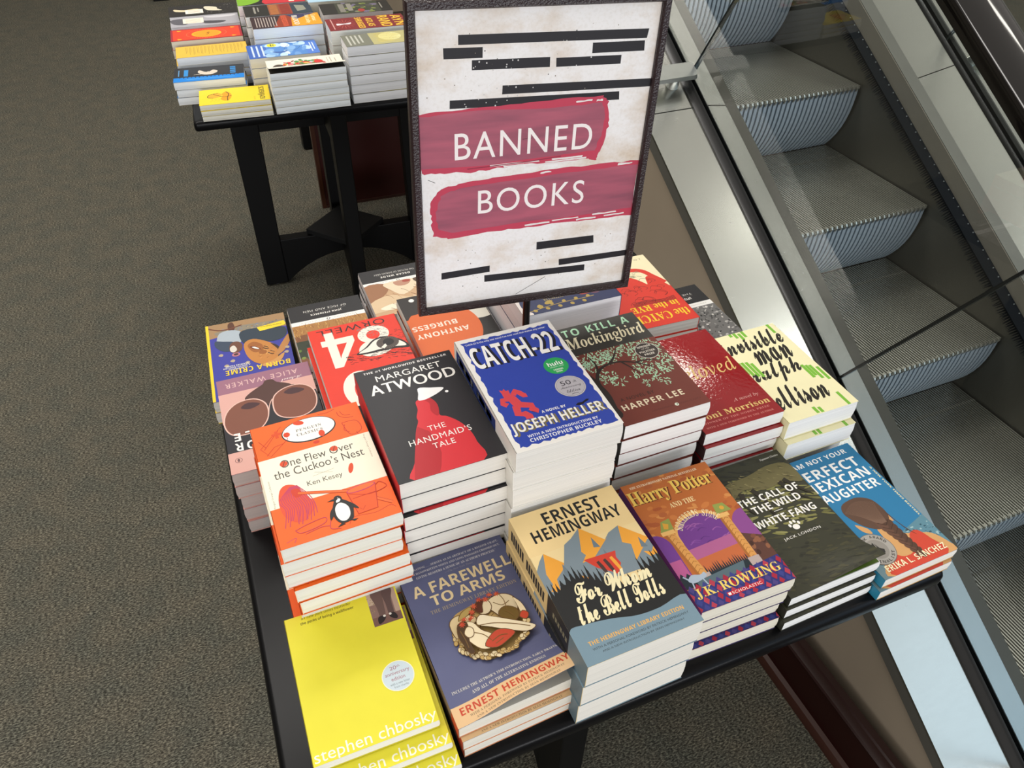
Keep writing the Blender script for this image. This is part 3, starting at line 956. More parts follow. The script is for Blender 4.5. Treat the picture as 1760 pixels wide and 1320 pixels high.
def art_smile(a, st):
    rng = random.Random(60)
    a.rect(0, 0, 1, 1, '#3c3f9c')
    a.poly([(0, .80), (0, 1), (1, 1), (1, .80), (.6, .84), (.3, .83)], '#a2815b')
    a.poly([(.10, .88), (.4, .93), (1, .90), (1, .82), (.5, .85), (.12, .84)], '#8b8270')
    for q in range(60):
        u, v = rng.uniform(.2, .98), rng.uniform(.83, .91)
        a.ell(u, v, rng.uniform(.008, .02), rng.uniform(.004, .010), rng.choice(['#6b6a72', '#b09a72', '#8f7752', '#7c7f8e']), 8)
    a.blob([(.28, .97), (.34, .99), (.36, .90), (.32, .86), (.28, .88)], '#5a3828')
    a.line([(.0, .97), (.2, .90), (.45, .93)], .003, '#6e4030', True)
    a.blob([(.12, .72), (.16, .86), (.32, .88), (.44, .82), (.42, .70), (.30, .66), (.20, .66)], '#a9b4bd')
    a.blob([(.10, .76), (.20, .74), (.34, .70), (.36, .60), (.20, .60), (.10, .68)], '#39475a')
    a.blob([(.28, .69), (.36, .71), (.42, .66), (.40, .58), (.32, .555), (.26, .60)], '#6c4636')
    a.blob([(.27, .64), (.32, .66), (.35, .60), (.31, .57), (.27, .59)], '#d8d2c6')
    a.ell(.33, .535, .05, .026, '#c07a86', 18); a.ell(.33, .537, .030, .015, '#4a3034', 14)
    a.blob([(.40, .80), (.50, .85), (.80, .83), (.98, .78), (.96, .66), (.80, .62), (.55, .66), (.44, .66)], '#2e3b48')
    a.blob([(.44, .65), (.56, .70), (.74, .62), (.86, .52), (.82, .40), (.70, .34), (.56, .37), (.46, .48)], '#c0803e', 4)
    a.blob([(.48, .62), (.56, .66), (.66, .60), (.64, .52), (.54, .52)], '#9d5f2c')
    for q in range(46):
        an, rr = rng.uniform(0, 6.28), rng.uniform(.0, .13)
        u, v = .66 + rr * math.cos(an), .50 + rr * math.sin(an) * .75
        a.line([(u, v), (u + .03, v + .012)], .0012, rng.choice(['#d99a52', '#a76a30', '#e2b06a', '#8d5526', '#c98a44']), taper=True)
    a.blob([(.50, .60), (.55, .60), (.60, .575), (.64, .535), (.60, .545), (.55, .56)], '#74351c')
    a.blob([(.53, .592), (.565, .589), (.60, .565), (.615, .548), (.58, .557), (.55, .572)], '#f3eee4')
    a.blob([(.60, .50), (.66, .525), (.70, .50), (.68, .475), (.63, .475)], '#9a5d2a')
    a.line([(.66, .555), (.70, .535), (.73, .535)], .0022, '#4a2b16', True); a.line([(.71, .48), (.75, .455), (.78, .455)], .0022, '#4a2b16', True)
    a.line([(.67, .575), (.72, .555)], .0014, '#3a2214', True); a.line([(.74, .50), (.79, .475)], .0014, '#3a2214', True)
    a.blob([(.76, .60), (.84, .55), (.87, .47), (.82, .40), (.84, .48), (.80, .55)], '#3a271a')
    a.blob([(.80, .42), (.90, .46), (1.0, .58), (1.0, .68), (.92, .60), (.84, .50)], '#b98148')
    a.blob([(.62, .34), (.76, .37), (.90, .44), (.86, .36), (.74, .30), (.64, .31)], '#c99354')
    for u, v in ((.15, .56), (.28, .46), (.20, .41), (.93, .44), (.95, .50), (.45, .40)):
        a.blob([(u - .03, v), (u, v + .02), (u + .03, v + .005), (u + .01, v - .018)], '#b3a288')
    a.poly([(.63, .85), (.98, .885), (1, .835), (.97, .815), (.66, .79)], '#efd32f')
    a.text('THE NEW YORK TIMES BESTSELLER', .68, .838, .95, .851, '#7a6c1c', 'b')
    a.text('STORIES FROM', .19, .388, .46, .404, '#e9e6de', 'b')
    a.text('A SOUTH AFRICAN', .16, .366, .48, .382, '#e9e6de', 'b')
    a.text('CHILDHOOD', .22, .344, .44, .360, '#e9e6de', 'b')
    a.text('BORN A CRIME', .18, .285, .95, .345, '#f0cf35', 'b', 1.1, .02)
    a.text('TREVOR NOAH', .14, .14, .95, .24, '#f2efe8', 'b', 1.1)
    a.rect(0, 0, .035, 1, '#f1cf2e')


def penguin_black(a, t1, t2, pic):
    """black top band, thin white strip, picture; shown upside down"""
    a.rect(0, .725, 1, 1, '#232224')
    a.rect(0, .66, 1, .725, '#ecebe6')
    a.text('PENGUIN      CLASSICS', .13, .685, .88, .70, '#b9b6ae', 's', 1.2)
    penguin(a, .5, .692, .009, 180)
    a.text(t1, .28, .79, .71, .825, W_, 'b', 1.15)
    a.rect(.22, .842, .78, .844, '#8a8680')
    a.text(t2, .20, .862, .79, .895, '#d9d6cf', 's', 1.15, .012)
    pic(a)


def pic_meadow(a):
    rng = random.Random(70)
    a.rect(0, 0, 1, .66, '#7a4c2c')
    a.rect(0, .50, 1, .66, '#a8773f'); a.rect(0, .14, 1, .40, '#2d3524')
    for q in range(160):
        u, v = rng.random(), rng.uniform(.4, .64)
        a.line([(u, v), (u + rng.uniform(-.02, .02), v + .05)], .0012, rng.choice(['#c79a4e', '#94642f', '#d2ab62', '#84552a']), taper=True)
    for q in range(40):
        u, v = rng.random(), rng.uniform(.05, .34)
        a.ell(u, v, .03, .02, rng.choice(['#3f4a2a', '#5f7a34', '#232a1d', '#7d8f3f']), 8, rng.uniform(0, 90))


def pic_drape(a):
    rng = random.Random(71)
    a.rect(0, 0, 1, .66, '#c9a57f')
    a.blob([(0, .66), (0, .30), (.15, .36), (.3, .5), (.28, .66)], '#9a6c4c')
    a.blob([(.28, .66), (.34, .5), (.48, .36), (.7, .5), (.72, .66)], '#e4d2b4')
    a.blob([(.42, .66), (.46, .56), (.60, .56), (.66, .66)], '#b98a72')
    a.ell(.60, .64, .06, .03, '#a64b3a', 16)
    a.blob([(0, .30), (.3, .40), (.6, .28), (1, .36), (1, .1), (.5, .16), (0, .08)], '#d8bd98')
    a.blob([(.1, .16), (.3, .22), (.5, .2), (.4, .12), (.2, .10)], '#efe4cc')
    for q in range(26):
        u, v = rng.uniform(.05, .95), rng.uniform(.12, .6)
        a.line([(u, v), (u + .06, v - .05), (u + .09, v - .12)], .0013, rng.choice(['#a57a55', '#f0e2c8', '#8a5d40', '#d9b98f']), True, True)
    a.blob([(.7, .66), (.8, .5), (1, .46), (1, .66)], '#5a4230')


def pic_grey(a):
    rng = random.Random(72)
    a.rect(0, 0, 1, .66, '#6d6c6a')
    for q in range(260):
        u, v = rng.random(), rng.uniform(0, .65)
        a.ell(u, v, rng.uniform(.01, .035), rng.uniform(.004, .016), rng.choice(['#3a3a3a', '#8f8e8b', '#b7b5b0', '#242424', '#585756', '#cfccc6']), 8, rng.uniform(0, 90))
    a.blob([(.0, .64), (.3, .64), (.42, .5), (.3, .36), (.1, .42), (0, .5)], '#1f1f1f')
    a.line([(.1, .30), (.55, .62)], .0015, '#d8d5ce')


def art_mice(a, st):
    penguin_black(a, 'JOHN STEINBECK', 'OF MICE AND MEN', pic_meadow)


def art_drape(a, st):
    penguin_black(a, 'OSCAR WILDE', 'THE PICTURE OF DORIAN GRAY', pic_drape)


def art_grey(a, st):
    penguin_black(a, 'UPTON SINCLAIR', 'THE JUNGLE', pic_grey)


def art_circle(a, st):
    a.rect(0, 0, 1, 1, '#242322')
    a.ell(.90, .84, .42, .30, '#d5d3c6', 44)
    a.ell(.28, .50, .56, .38, '#d8662c', 60)
    a.poly([(0, .10), (0, .78), (.2, .86), (.5, .85), (.5, .10)], '#d8662c')
    a.blob([(0, .70), (0, 1), (.34, 1), (.30, .80), (.20, .755), (.08, .745)], '#2a2523')
    a.ell(.17, .945, .035, col=W_, n=18)
    a.text('ANTHONY', .03, .43, .68, .49, '#efe2d2', 'b', 1.05, .03)
    a.text('BURGESS', .02, .535, .575, .595, '#efe2d2', 'b', 1.05, .03)


def art_sprigs(a, st):
    rng = random.Random(77)
    g = '#b59a4c'
    a.rect(0, 0, .10, 1, '#e6dcd6')
    a.blob([(.06, .22), (.03, .10), (.10, .02), (.2, 0), (.2, .3), (.12, .3)], '#2c3358')
    a.text('#1 NATIONAL BESTSELLER', .27, .125, .72, .152, '#9f8f5c', 'b', 1.05)
    for base in (.055, .90):
        a.line([(.08, base - .02), (.25, base), (.45, base + .012), (.62, base + .01), (.75, base + .015)], .0012, g, True)
        for q in range(10):
            u = .12 + q * .062
            dv = .028 if q % 2 else -.022
            a.ell(u + .015, base + dv * .9, .022, .014, g, 12, 60 if q % 2 else -50)
    for q in range(9):
        u, v = .62 + rng.uniform(0, .12), .10 + rng.uniform(-.03, .03)
    a.ell(.70, .13, .075, .026, '#a14038', 20, 10); a.ell(.79, .115, .05, .026, '#6f4658', 18)
    a.ell(.30, .10, .045, .02, g, 12, 20); a.ell(.20, .07, .03, .02, g, 12, -20)
    a.blob([(.3, .35), (.5, .42), (.7, .35), (.72, .6), (.5, .7), (.3, .6)], '#7a3a44')


def art_swirl(a, st):
    """red with yellow lettering, cream sky and loose ink swirls (a plain stand-in drawing)"""
    rng = random.Random(80)
    k = '#4a1712'
    a.blob([(.42, 1), (.42, .74), (.60, .69), (.70, .60), (.735, .56), (.78, .66), (.87, .66), (.965, .52), (1, .52), (1, 1)], '#efe3bb')
    a.rect(.42, .90, 1, 1, '#efe3bb')
    a.line([(.47, .78), (.64, .80), (.80, .76), (.88, .66), (.97, .54)], .011, '#d6392a', True)
    for q in range(26):
        u, v = rng.uniform(.55, .72), rng.uniform(.68, .77)
        a.line([(u, v), (u + rng.uniform(-.06, .06), v + rng.uniform(-.02, .02)), (u + rng.uniform(-.05, .05), v + .015)], .0004, '#8d8a72', True)
    for q in range(22):
        u, v = rng.uniform(.35, .88), rng.uniform(.30, .62)
        s_ = rng.uniform(.03, .09)
        a.line([(u - s_, v), (u - s_ * .4, v + s_ * .5), (u + s_ * .5, v + s_ * .3), (u + s_, v - s_ * .2), (u + s_ * .3, v - s_ * .5)], .0006, k, True)
    for q in range(5):
        v = .28 + q * .012
        a.line([(.36, v), (.55, v + .02), (.75, v - .005), (.93, v + .015)], .001, k, True)
    a.text('J. D. SALINGER', .50, .93, .92, .955, '#5d5340', 's')
    y = '#f2cc2c'
    a.text('in the RYE', .285, .205, .915, .285, y, 'S', 1)
    a.text('the CATCHER', .02, .065, .955, .165, y, 'S', 1)


# ---- covers lying sideways on the further table (sheet drawn upright, the book itself is turned)
def rows(a, spec):
    for it in spec:
        a.text(*it[:6], *it[6:])


def art_lemon(a, st):
    a.text('SCREWJACK', .10, .83, .94, .93, '#2c2615', 'b', .9)
    a.blob([(.22, .38), (.34, .44), (.52, .46), (.70, .44), (.82, .40), (.80, .34), (.68, .30), (.50, .33), (.36, .32)], '#e39a25')
    a.blob([(.28, .27), (.42, .32), (.56, .28), (.60, .18), (.48, .12), (.34, .16)], '#e6a532')
    for p in ([(.22, .38), (.40, .42), (.60, .40), (.82, .40)], [(.34, .20), (.46, .27), (.56, .36), (.52, .46)], [(.28, .27), (.36, .15), (.52, .12), (.60, .20)]):
        a.line(p, .0022, '#4a3312', True)
    for q in range(3):
        a.line([(.65, .16 + q * .05), (.72, .19 + q * .05), (.82, .15 + q * .05)], .0012, '#d8a83a', True)
    a.text('STORIES', .70, .77, .92, .79, '#b08a2c', 's')


def art_nude(a, st):
    a.rect(0, 0, 1, 1, '#2d2e31')
    a.rect(.70, 0, 1, 1, '#1b7fd2')
    a.rect(.16, .14, .62, .20, '#2f86c8')
    for q in range(4):
        a.rect(.14 + q * .13, .80, .23 + q * .13, .88, '#2f86c8')
    a.rect(.16, .06, .60, .075, '#5f93bd')
    a.blob([(.25, .36), (.42, .34), (.58, .42), (.60, .52), (.50, .60), (.36, .62), (.28, .55), (.40, .50), (.38, .43)], '#cfc3b2')
    a.line([(.40, .50), (.52, .40), (.56, .28)], .008, '#cfc3b2', True, True)
    for q in range(16):
        a.rect(.70, .08 + q * .055, .73 + (.04 if q % 3 else .01), .095 + q * .055, '#20406a')
    a.rect(.84, .18, .87, .86, '#5aa3de')


def art_mustard(a, st):
    rng = random.Random(91)
    for q in range(16):
        v = .92 - q * .052
        a.rect(.10, v, rng.uniform(.55, .9), v + .008, '#b3923c')
        a.rect(.10, v + .016, rng.uniform(.4, .85), v + .024, '#b99a44')


def art_sun(a, st):
    rng = random.Random(92)
    a.rect(0, 0, 1, 1, '#9c2b36')
    a.rect(.06, .03, .96, .97, '#d5442b')
    a.ell(.52, .50, .30, .21, '#f0a52c', 40)
    a.ell(.52, .50, .26, .18, '#e8972a', 36)
    a.line([(.45, .50), (.55, .53), (.62, .49)], .003, '#8d5a18', True); a.ell(.44, .53, .05, .02, '#a9701d', 12)
    for q in range(46):
        an = q * 7.9
        a.ell(.52 + .38 * math.cos(R(an)), .50 + .28 * math.sin(R(an)), .010, col='#f3b27a', n=6)
    for u, v in ((.14, .12), (.88, .12), (.14, .88), (.88, .88)):
        a.blob([(u - .05, v - .02), (u, v + .035), (u + .05, v - .01), (u, v - .03)], '#eda52f')


def art_grey_photo(a, st):
    a.rect(0, 0, 1, 1, '#a3a1a6')
    a.blob([(.3, .0), (.7, .05), (.8, .22), (.5, .26), (.2, .18)], '#5b5a60')
    a.blob([(.55, .45), (.80, .50), (.85, .72), (.68, .80), (.60, .62)], '#4a494e')
    a.rect(.22, .18, .70, .48, '#e6e0cc')
    for q in range(4):
        a.rect(.34 + q * .09, .22, .37 + q * .09, .44, '#b8ac9a')
    a.blob([(.12, .5), (.3, .62), (.28, .9), (.12, .95)], '#c4c2c6')


def art_black_photo(a, st):
    rng = random.Random(94)
    a.rect(0, 0, 1, 1, '#2b2928')
    a.blob([(.30, .08), (.42, .22), (.38, .42), (.60, .50), (.62, .30), (.52, .10)], '#d8c9a6')
    a.blob([(.20, .55), (.35, .52), (.62, .58), (.70, .78), (.55, .72), (.34, .70)], '#d4cdb4')
    a.rect(.45, .24, .82, .50, '#ece5d4')
    for q in range(3):
        a.rect(.52 + q * .09, .28, .55 + q * .09, .46, '#c29a8c')
    for q in range(40):
        a.ell(rng.uniform(.05, .9), rng.uniform(.55, .97), rng.uniform(.004, .010), col='#d9d3c6', n=6)


def art_sunset(a, st):
    a.rect(0, 0, 1, 1, '#3a2a2c')
    a.poly([(0, .44), (1, .30), (1, .62), (0, .62)], '#8c3a26')
    a.poly([(0, .60), (0, 1), (1, 1), (1, .56)], '#e79a2a')
    a.poly([(0, .52), (0, .95), (.42, .66)], '#3c3a5a')
    a.text('BLOOD', .10, .60, .90, .68, '#d8d4c6', 'b', .9)
    a.text('MERIDIAN', .04, .44, .96, .52, '#d05a3c', 'b', .9)
    a.text('Cormac', .12, .88, .70, .95, '#f4e2b0', 'S', .9)
    a.text('McCarthy', .12, .77, .85, .85, '#f4e2b0', 'S', .9)
    for q in range(8):
        a.rect(.10, .06 + q * .04, .9, .075 + q * .04, '#a89c94')


def art_brick(a, st):
    a.rect(0, 0, 1, 1, '#2a2926')
    a.rect(.0, .36, 1, .52, '#8a5238'); a.rect(0, .52, 1, .70, '#93402f'); a.rect(0, .70, 1, 1, '#34404a')
    for q in range(10):
        a.rect(.06 + q * .09, .38, .11 + q * .09, .50, '#b3713a')
        a.rect(.04 + q * .095, .54, .09 + q * .095, .68, '#7c2c28')
    a.rect(.15, .14, .75, .17, '#8d8a80'); a.rect(.2, .2, .6, .22, '#8d8a80')
    a.poly([(.2, .76), (.8, .78), (.7, .92), (.3, .9)], '#8b8d7e')


def art_green_red(a, st):
    a.rect(0, 0, 1, 1, '#262624')
    a.blob([(0, .0), (1, .0), (.9, .2), (.6, .34), (.4, .22), (.2, .30), (0, .2)], '#79a92f')
    a.blob([(.3, .45), (1, .40), (1, 1), (.2, 1), (.1, .75)], '#c2343c')
    a.rect(.35, .76, .9, .84, '#ecd7c4')
    a.rect(.12, .42, .22, .62, '#d9d4c6')


def art_sky(a, st):
    rng = random.Random(97)
    a.rect(0, 0, 1, 1, '#4f83c4')
    a.rect(0, 0, 1, .27, '#3f63b0'); a.rect(0, .83, 1, 1, '#4f79c8')
    for q in range(26):
        u, v = rng.random(), rng.uniform(.27, .85)
        a.ell(u, v, rng.uniform(.08, .2), rng.uniform(.03, .08), rng.choice(['#9cc0e2', '#b9d4ea', '#7fa9d6', '#cfe0ee', '#6a98cf']), 16, rng.uniform(-30, 30))
    a.blob([(.62, .34), (.75, .40), (.72, .52), (.60, .56), (.66, .45)], '#3a5f9f')
    a.line([(.2, .6), (.5, .52), (.62, .66), (.4, .75), (.25, .68)], .0012, '#3c628c', True)
    for q in range(3):
        a.rect(.10, .06 + q * .07, .90, .085 + q * .07, '#c7d4ea')
    a.rect(.15, .90, .85, .915, '#d4def0'); a.rect(.15, .94, .7, .955, '#d4def0')
    st.ell(.14, .36, .13, .07, '#e2d833', 28)
    st.rect(.06, .34, .22, .36, '#6f6a1c'); st.rect(.08, .375, .20, .39, '#6f6a1c')


def art_white_colour(a, st):
    rng = random.Random(98)
    a.rect(0, 0, 1, 1, '#e4dfcf')
    a.ell(.62, .15, .26, .085, '#4a3f34', 28)
    for q in range(90):
        u, v = rng.gauss(.45, .16), rng.gauss(.47, .14)
        if .05 < u < .95 and .2 < v < .78:
            a.ell(u, v, rng.uniform(.03, .09), rng.uniform(.015, .045), rng.choice(['#c4352b', '#d8552f', '#4f8c52', '#e3a63a', '#8a3a2c', '#b9c4c8', '#d87a80', '#6fa06a', '#e9d36a']), 14, rng.uniform(0, 180))
    a.ell(.44, .68, .17, .06, '#c9352e', 22)
    for q in range(14):
        u, v = rng.uniform(.15, .8), rng.uniform(.2, .8)
        a.line([(u, v), (u + rng.uniform(-.1, .1), v + rng.uniform(-.06, .06))], .0012, '#8f877a')
    a.rect(.15, .84, .70, .855, '#b4ab98'); a.rect(.25, .90, .75, .915, '#b4ab98'); a.rect(.15, .80, .55, .81, '#b4ab98')


def art_maroon(a, st):
    a.rect(0, 0, 1, 1, '#7c2a2c')
    y = '#e4b93a'
    a.text('AYN', .06, .84, .94, .965, y, 'b', .9, .03)
    a.text('RAND', .03, .66, .97, .80, y, 'b', .9, .03)
    a.text('ATLAS', .14, .50, .86, .585, y, 'b', .9, .02)
    a.text('SHRUGGED', .04, .37, .96, .455, y, 'b', .9, .02)
    for q in range(16):
        an = q * 22.5
        a.line([(.5 + .12 * math.cos(R(an)), .21 + .05 * math.sin(R(an))), (.5 + .36 * math.cos(R(an)), .21 + .14 * math.sin(R(an)))], .0016, '#b4544a')
    a.blob([(.42, .30), (.56, .28), (.54, .20), (.60, .12), (.44, .12), (.48, .20)], '#d8cfd2')
    a.rect(.04, .06, .9, .075, '#c6938c')


def art_fog(a, st):
    rng = random.Random(99)
    a.rect(0, 0, 1, 1, '#77786a')
    a.rect(0, .38, 1, 1, '#b4ad78')
    a.ell(.4, .66, .34, .16, '#d8d49a', 28)
    for q in range(22):
        a.line([(.1 + q * .035, .44 + rng.uniform(0, .05)), (.1 + q * .035, .66 + rng.uniform(0, .2))], .0012, rng.choice(['#c7b24e', '#d9c96a']))
    for q in range(4):
        a.rect(.1, .06 + q * .06, .9 - q * .05, .085 + q * .06, '#b9b9ae')
    for q in range(26):
        a.ell(rng.uniform(.05, .6), rng.uniform(.6, .95), .008, col='#6e6a3c', n=6)


def art_forest(a, st):
    rng = random.Random(101)
    a.rect(0, 0, 1, 1, '#3f4236')
    a.rect(0, 0, 1, .22, '#2b2a27'); a.rect(0, .84, 1, 1, '#24231f')
    for q in range(40):
        a.ell(rng.random(), rng.uniform(.3, .8), rng.uniform(.05, .12), rng.uniform(.02, .06), rng.choice(['#5e6b3a', '#7b8546', '#4a4a44', '#70687c', '#39402c']), 12, rng.uniform(0, 90))
    a.ell(.8, .56, .14, .05, '#a13b36', 18)
    a.rect(.12, .26, .88, .34, '#7d7a70'); a.rect(.12, .38, .8, .45, '#88857a'); a.rect(.2, .86, .7, .88, '#8d8a7f')


def art_pale(a, st):
    rng = random.Random(102)
    a.rect(0, 0, 1, 1, '#a9c8da')
    for q in range(40):
        a.ell(rng.uniform(.05, .95), rng.uniform(.25, .95), .03, .012, rng.choice(['#dfe6ea', '#3f4656', '#c5d8e2']), 10, rng.uniform(0, 180))
# ------------------------------------------------------------------ books
def rounded(x0, y0, x1, y1, r, n=3):
    p = []
    for cx, cy, a0 in ((x1 - r, y0 + r, -90), (x1 - r, y1 - r, 0), (x0 + r, y1 - r, 90), (x0 + r, y0 + r, 180)):
        for i in range(n + 1):
            a = R(a0 + 90 * i / n)
            p.append((cx + r * math.cos(a), cy + r * math.sin(a)))
    return p


def curl_mesh(me, w, h, fn):
    bm = bmesh.new(); bm.from_mesh(me)
    for i in range(1, 40):
        g = bm.verts[:] + bm.edges[:] + bm.faces[:]
        bmesh.ops.bisect_plane(bm, geom=g, plane_co=((i / 40 - .5) * w, 0, 0), plane_no=(1, 0, 0))
        g = bm.verts[:] + bm.edges[:] + bm.faces[:]
        bmesh.ops.bisect_plane(bm, geom=g, plane_co=(0, (i / 40 - .5) * h, 0), plane_no=(0, 1, 0))
    N = 40
    G = [[fn(i / N, j / N) for j in range(N + 1)] for i in range(N + 1)]
    for v in bm.verts:
        if v.co.z > 1e-6:
            v.co.z *= 2
        a_, b_ = min(max((v.co.x / w + .5) * N, 0), N - 1e-6), min(max((v.co.y / h + .5) * N, 0), N - 1e-6)
        i, j = int(a_), int(b_)
        a_ -= i; b_ -= j
        z = (G[i][j] * (1 - a_) * (1 - b_) + G[i + 1][j] * a_ * (1 - b_) + G[i][j + 1] * (1 - a_) * b_ + G[i + 1][j + 1] * a_ * b_)
        v.co.z += z + (.00015 if v.co.z > 1e-6 else 0)
    bm.to_mesh(me); bm.free()


def make_book(w, h, t, base, art, spine, back, page, flip, label, group, gloss=.48, curl=None, spine_art=None,
              cover_name='front_cover', under=None, cat='book', name='paperback_book'):
    """one paperback lying face up, origin at the middle of its underside"""
    w, h = w * IN, h * IN
    t -= .0008                                   # books in a pile do not press quite flat
    ct = .0005
    root = empty(name, (0, 0, 0), 0, label, cat, group)
    sx = 1 if flip else -1                       # side the spine is on
    b = MB()
    ins = .0008
    # page block with a softly fanned front
    x0, x1 = (-w / 2 + ins, w / 2 - .0006) if not flip else (-w / 2 + .0006, w / 2 - ins)
    nz = 6
    rng = random.Random(int(w * 1e5 + h * 1e4 + t * 1e6))
    rows_ = []
    for i in range(nz + 1):
        z = ct + (t - 2 * ct) * i / nz
        d = .0006 * math.sin(math.pi * i / nz) + rng.uniform(-.0002, .0002)
        e = -sx * .0012 * math.sin(math.pi * i / nz)
        rows_.append([(x0 + (e if sx > 0 else 0), -h / 2 + .0008 - d, z), (x1 + (e if sx < 0 else 0), -h / 2 + .0008 - d, z),
                      (x1 + (e if sx < 0 else 0), h / 2 - .0008, z), (x0 + (e if sx > 0 else 0), h / 2 - .0008, z)])
    vs = [p for r_ in rows_ for p in r_]
    fs = []
    for i in range(nz):
        k = i * 4
        for j in range(4):
            fs.append((k + j, k + (j + 1) % 4, k + 4 + (j + 1) % 4, k + 4 + j))
    fs += [(3, 2, 1, 0), (nz * 4, nz * 4 + 1, nz * 4 + 2, nz * 4 + 3)]
    b.add(vs, fs, page_mat(page))
    if under:                                    # printed first leaf showing below a lifted cover
        b.add([(x0 + .003, -h / 2 + .0015, t - ct + .0001), (x1 - .001, -h / 2 + .0015, t - ct + .0001), (x1 - .001, h / 2 - .002, t - ct + .0001), (x0 + .003, h / 2 - .002, t - ct + .0001)], [(0, 1, 2, 3)], mat(under, .6))
    b.build('page_block', root)
    # covers and spine
    a = Art(w, h, base, flip)
    st = Art(w, h, base, flip)
    if art:
        art(a, st)
    bm_ = mat(base, gloss, 0, .5, .02, 40, .09, 170) if gloss < .3 else mat(base, gloss, 0, .28, .02, 40)
    c = MB()
    c.slot(bm_)
    c.box(-w / 2, -h / 2, -ct, w / 2, h / 2, 0, bm_)
    k = len(c.v)
    c.v += a.g.v
    c.f += [[k + j for j in f] for f in a.g.f]
    c.mi += [c.slot(a.g.mats[i]) for i in a.g.mi]
    top_ = max([q[1] for q in a.items], default=1) * LAYER
    if top_ > .0005 and not curl:                             # keep the printed layers within half a millimetre
        c.v = [(x, y, z * .0005 / top_ if z > 0 else z) for x, y, z in c.v]
    fc = c.build(cover_name, root, (0, 0, t), fix=False)
    if curl:
        curl_mesh(fc.data, w, h, curl)
        fc.data.polygons.foreach_set('use_smooth', [False] * len(fc.data.polygons))
    if st.g.v:
        mx = max(q[1] for q in a.items) if a.items else 0
        sm = st.g
        so = sm.build('sticker', fc, (0, 0, (mx * LAYER if curl else min(.0005, mx * LAYER)) + .00004), fix=False)
        so['label'] = 'round sticker on the cover'
    s = MB()
    sm_ = mat(spine, gloss, 0, .5, .02, 40)
    xs = sx * w / 2
    s.box(min(xs, xs - sx * .0007), -h / 2, 0, max(xs, xs - sx * .0007), h / 2, t, sm_)
    if spine_art:
        for (y0, y1, z0, z1, col) in spine_art:
            s.box(xs + sx * .00003 if sx > 0 else xs - .00006, (y0 - .5) * h, z0 * t, xs + .00006 if sx > 0 else xs - .00003, (y1 - .5) * h, z1 * t, ink(col))
    s.build('spine', root, fix=False)
    bk = MB()
    bk.box(-w / 2, -h / 2, 0, w / 2, h / 2, ct, mat(back, gloss, 0, .5, .02, 40))
    bk.build('back_cover', root, fix=False)
    return root


def copy_thing(root, loc, rz, label):
    r_ = root.copy()
    COL.objects.link(r_)
    r_.location = loc
    r_.rotation_euler = (0, 0, rz)
    r_['label'] = label
    for ch in list(root.children):
        c = ch.copy(); COL.objects.link(c); c.parent = r_
        for g in list(ch.children):
            d = g.copy(); COL.objects.link(d); d.parent = c
    return r_


ORD = ['', 'second', 'third', 'fourth', 'fifth', 'sixth', 'seventh', 'eighth', 'ninth', 'tenth', 'eleventh']
TT = 0.81          # table-top height


def stack(desc, n, t, w, h, x, y, rz, base, art, spine, back, page='#efece6', flip=False, gloss=.48, curl=None, off=None, group=None,
          under=None, turn=0, spine_art=None, seed=None, jit=.0016, name='paperback_book', noun=None, z0=TT, keep=None, top=None):
    """n copies of one title piled up; (x, y) is the middle of the topmost"""
    rng = random.Random(seed if seed is not None else int(x * 1000 + y * 3777))
    group = group or desc.split(' with ')[0] + ' stack'
    toplabel = top or desc + ', topmost of its stack'
    if n == 1:
        toplabel = top or desc + ', lying by itself'
    root = make_book(w, h, t, base, art, spine, back, page, flip, toplabel, group, gloss, curl, spine_art, under=under, name=name)
    root.location = (x, y, z0 + t * (n - 1))
    root.rotation_euler = (0, 0, R(rz + turn))
    plain = root
    if (curl or under) and n > 1:                # the copies underneath lie flat and shut
        lab = f'{noun or desc}, second from the top of its stack'
        plain = make_book(w, h, t, base, art, spine, back, page, flip, lab, group, gloss, None, spine_art, name=name)
    for i in range(1, n):
        ox, oy = rng.uniform(-jit, jit), rng.uniform(-jit, jit)
        if off and i in off:
            ox, oy = off[i]
        loc = (x + ox, y + oy, z0 + t * (n - 1 - i))
        rr = R(rz + turn + rng.uniform(-.5, .5))
        lab = f'{noun or desc}, {ORD[i]} from the top of its stack'
        if keep is not None and i not in keep:
            continue
        if plain is not root and i == 1:
            plain.location = loc; plain.rotation_euler = (0, 0, rr)
        else:
            copy_thing(plain, loc, rr, lab)
    return root


def smst(a, b, x):
    t = min(1, max(0, (x - a) / (b - a)))
    return t * t * (3 - 2 * t)


def curl_corner(u, v):          # near right corner lifted
    return .030 * smst(.30, 0, v) * (.25 + .75 * u) * smst(.0, .5, u)


def curl_corner_low(u, v):
    return .017 * smst(.20, 0, v) * smst(.15, 1, u)


def curl_front(u, v):           # fore-edge lifted
    return .014 * smst(.45, 1, u)


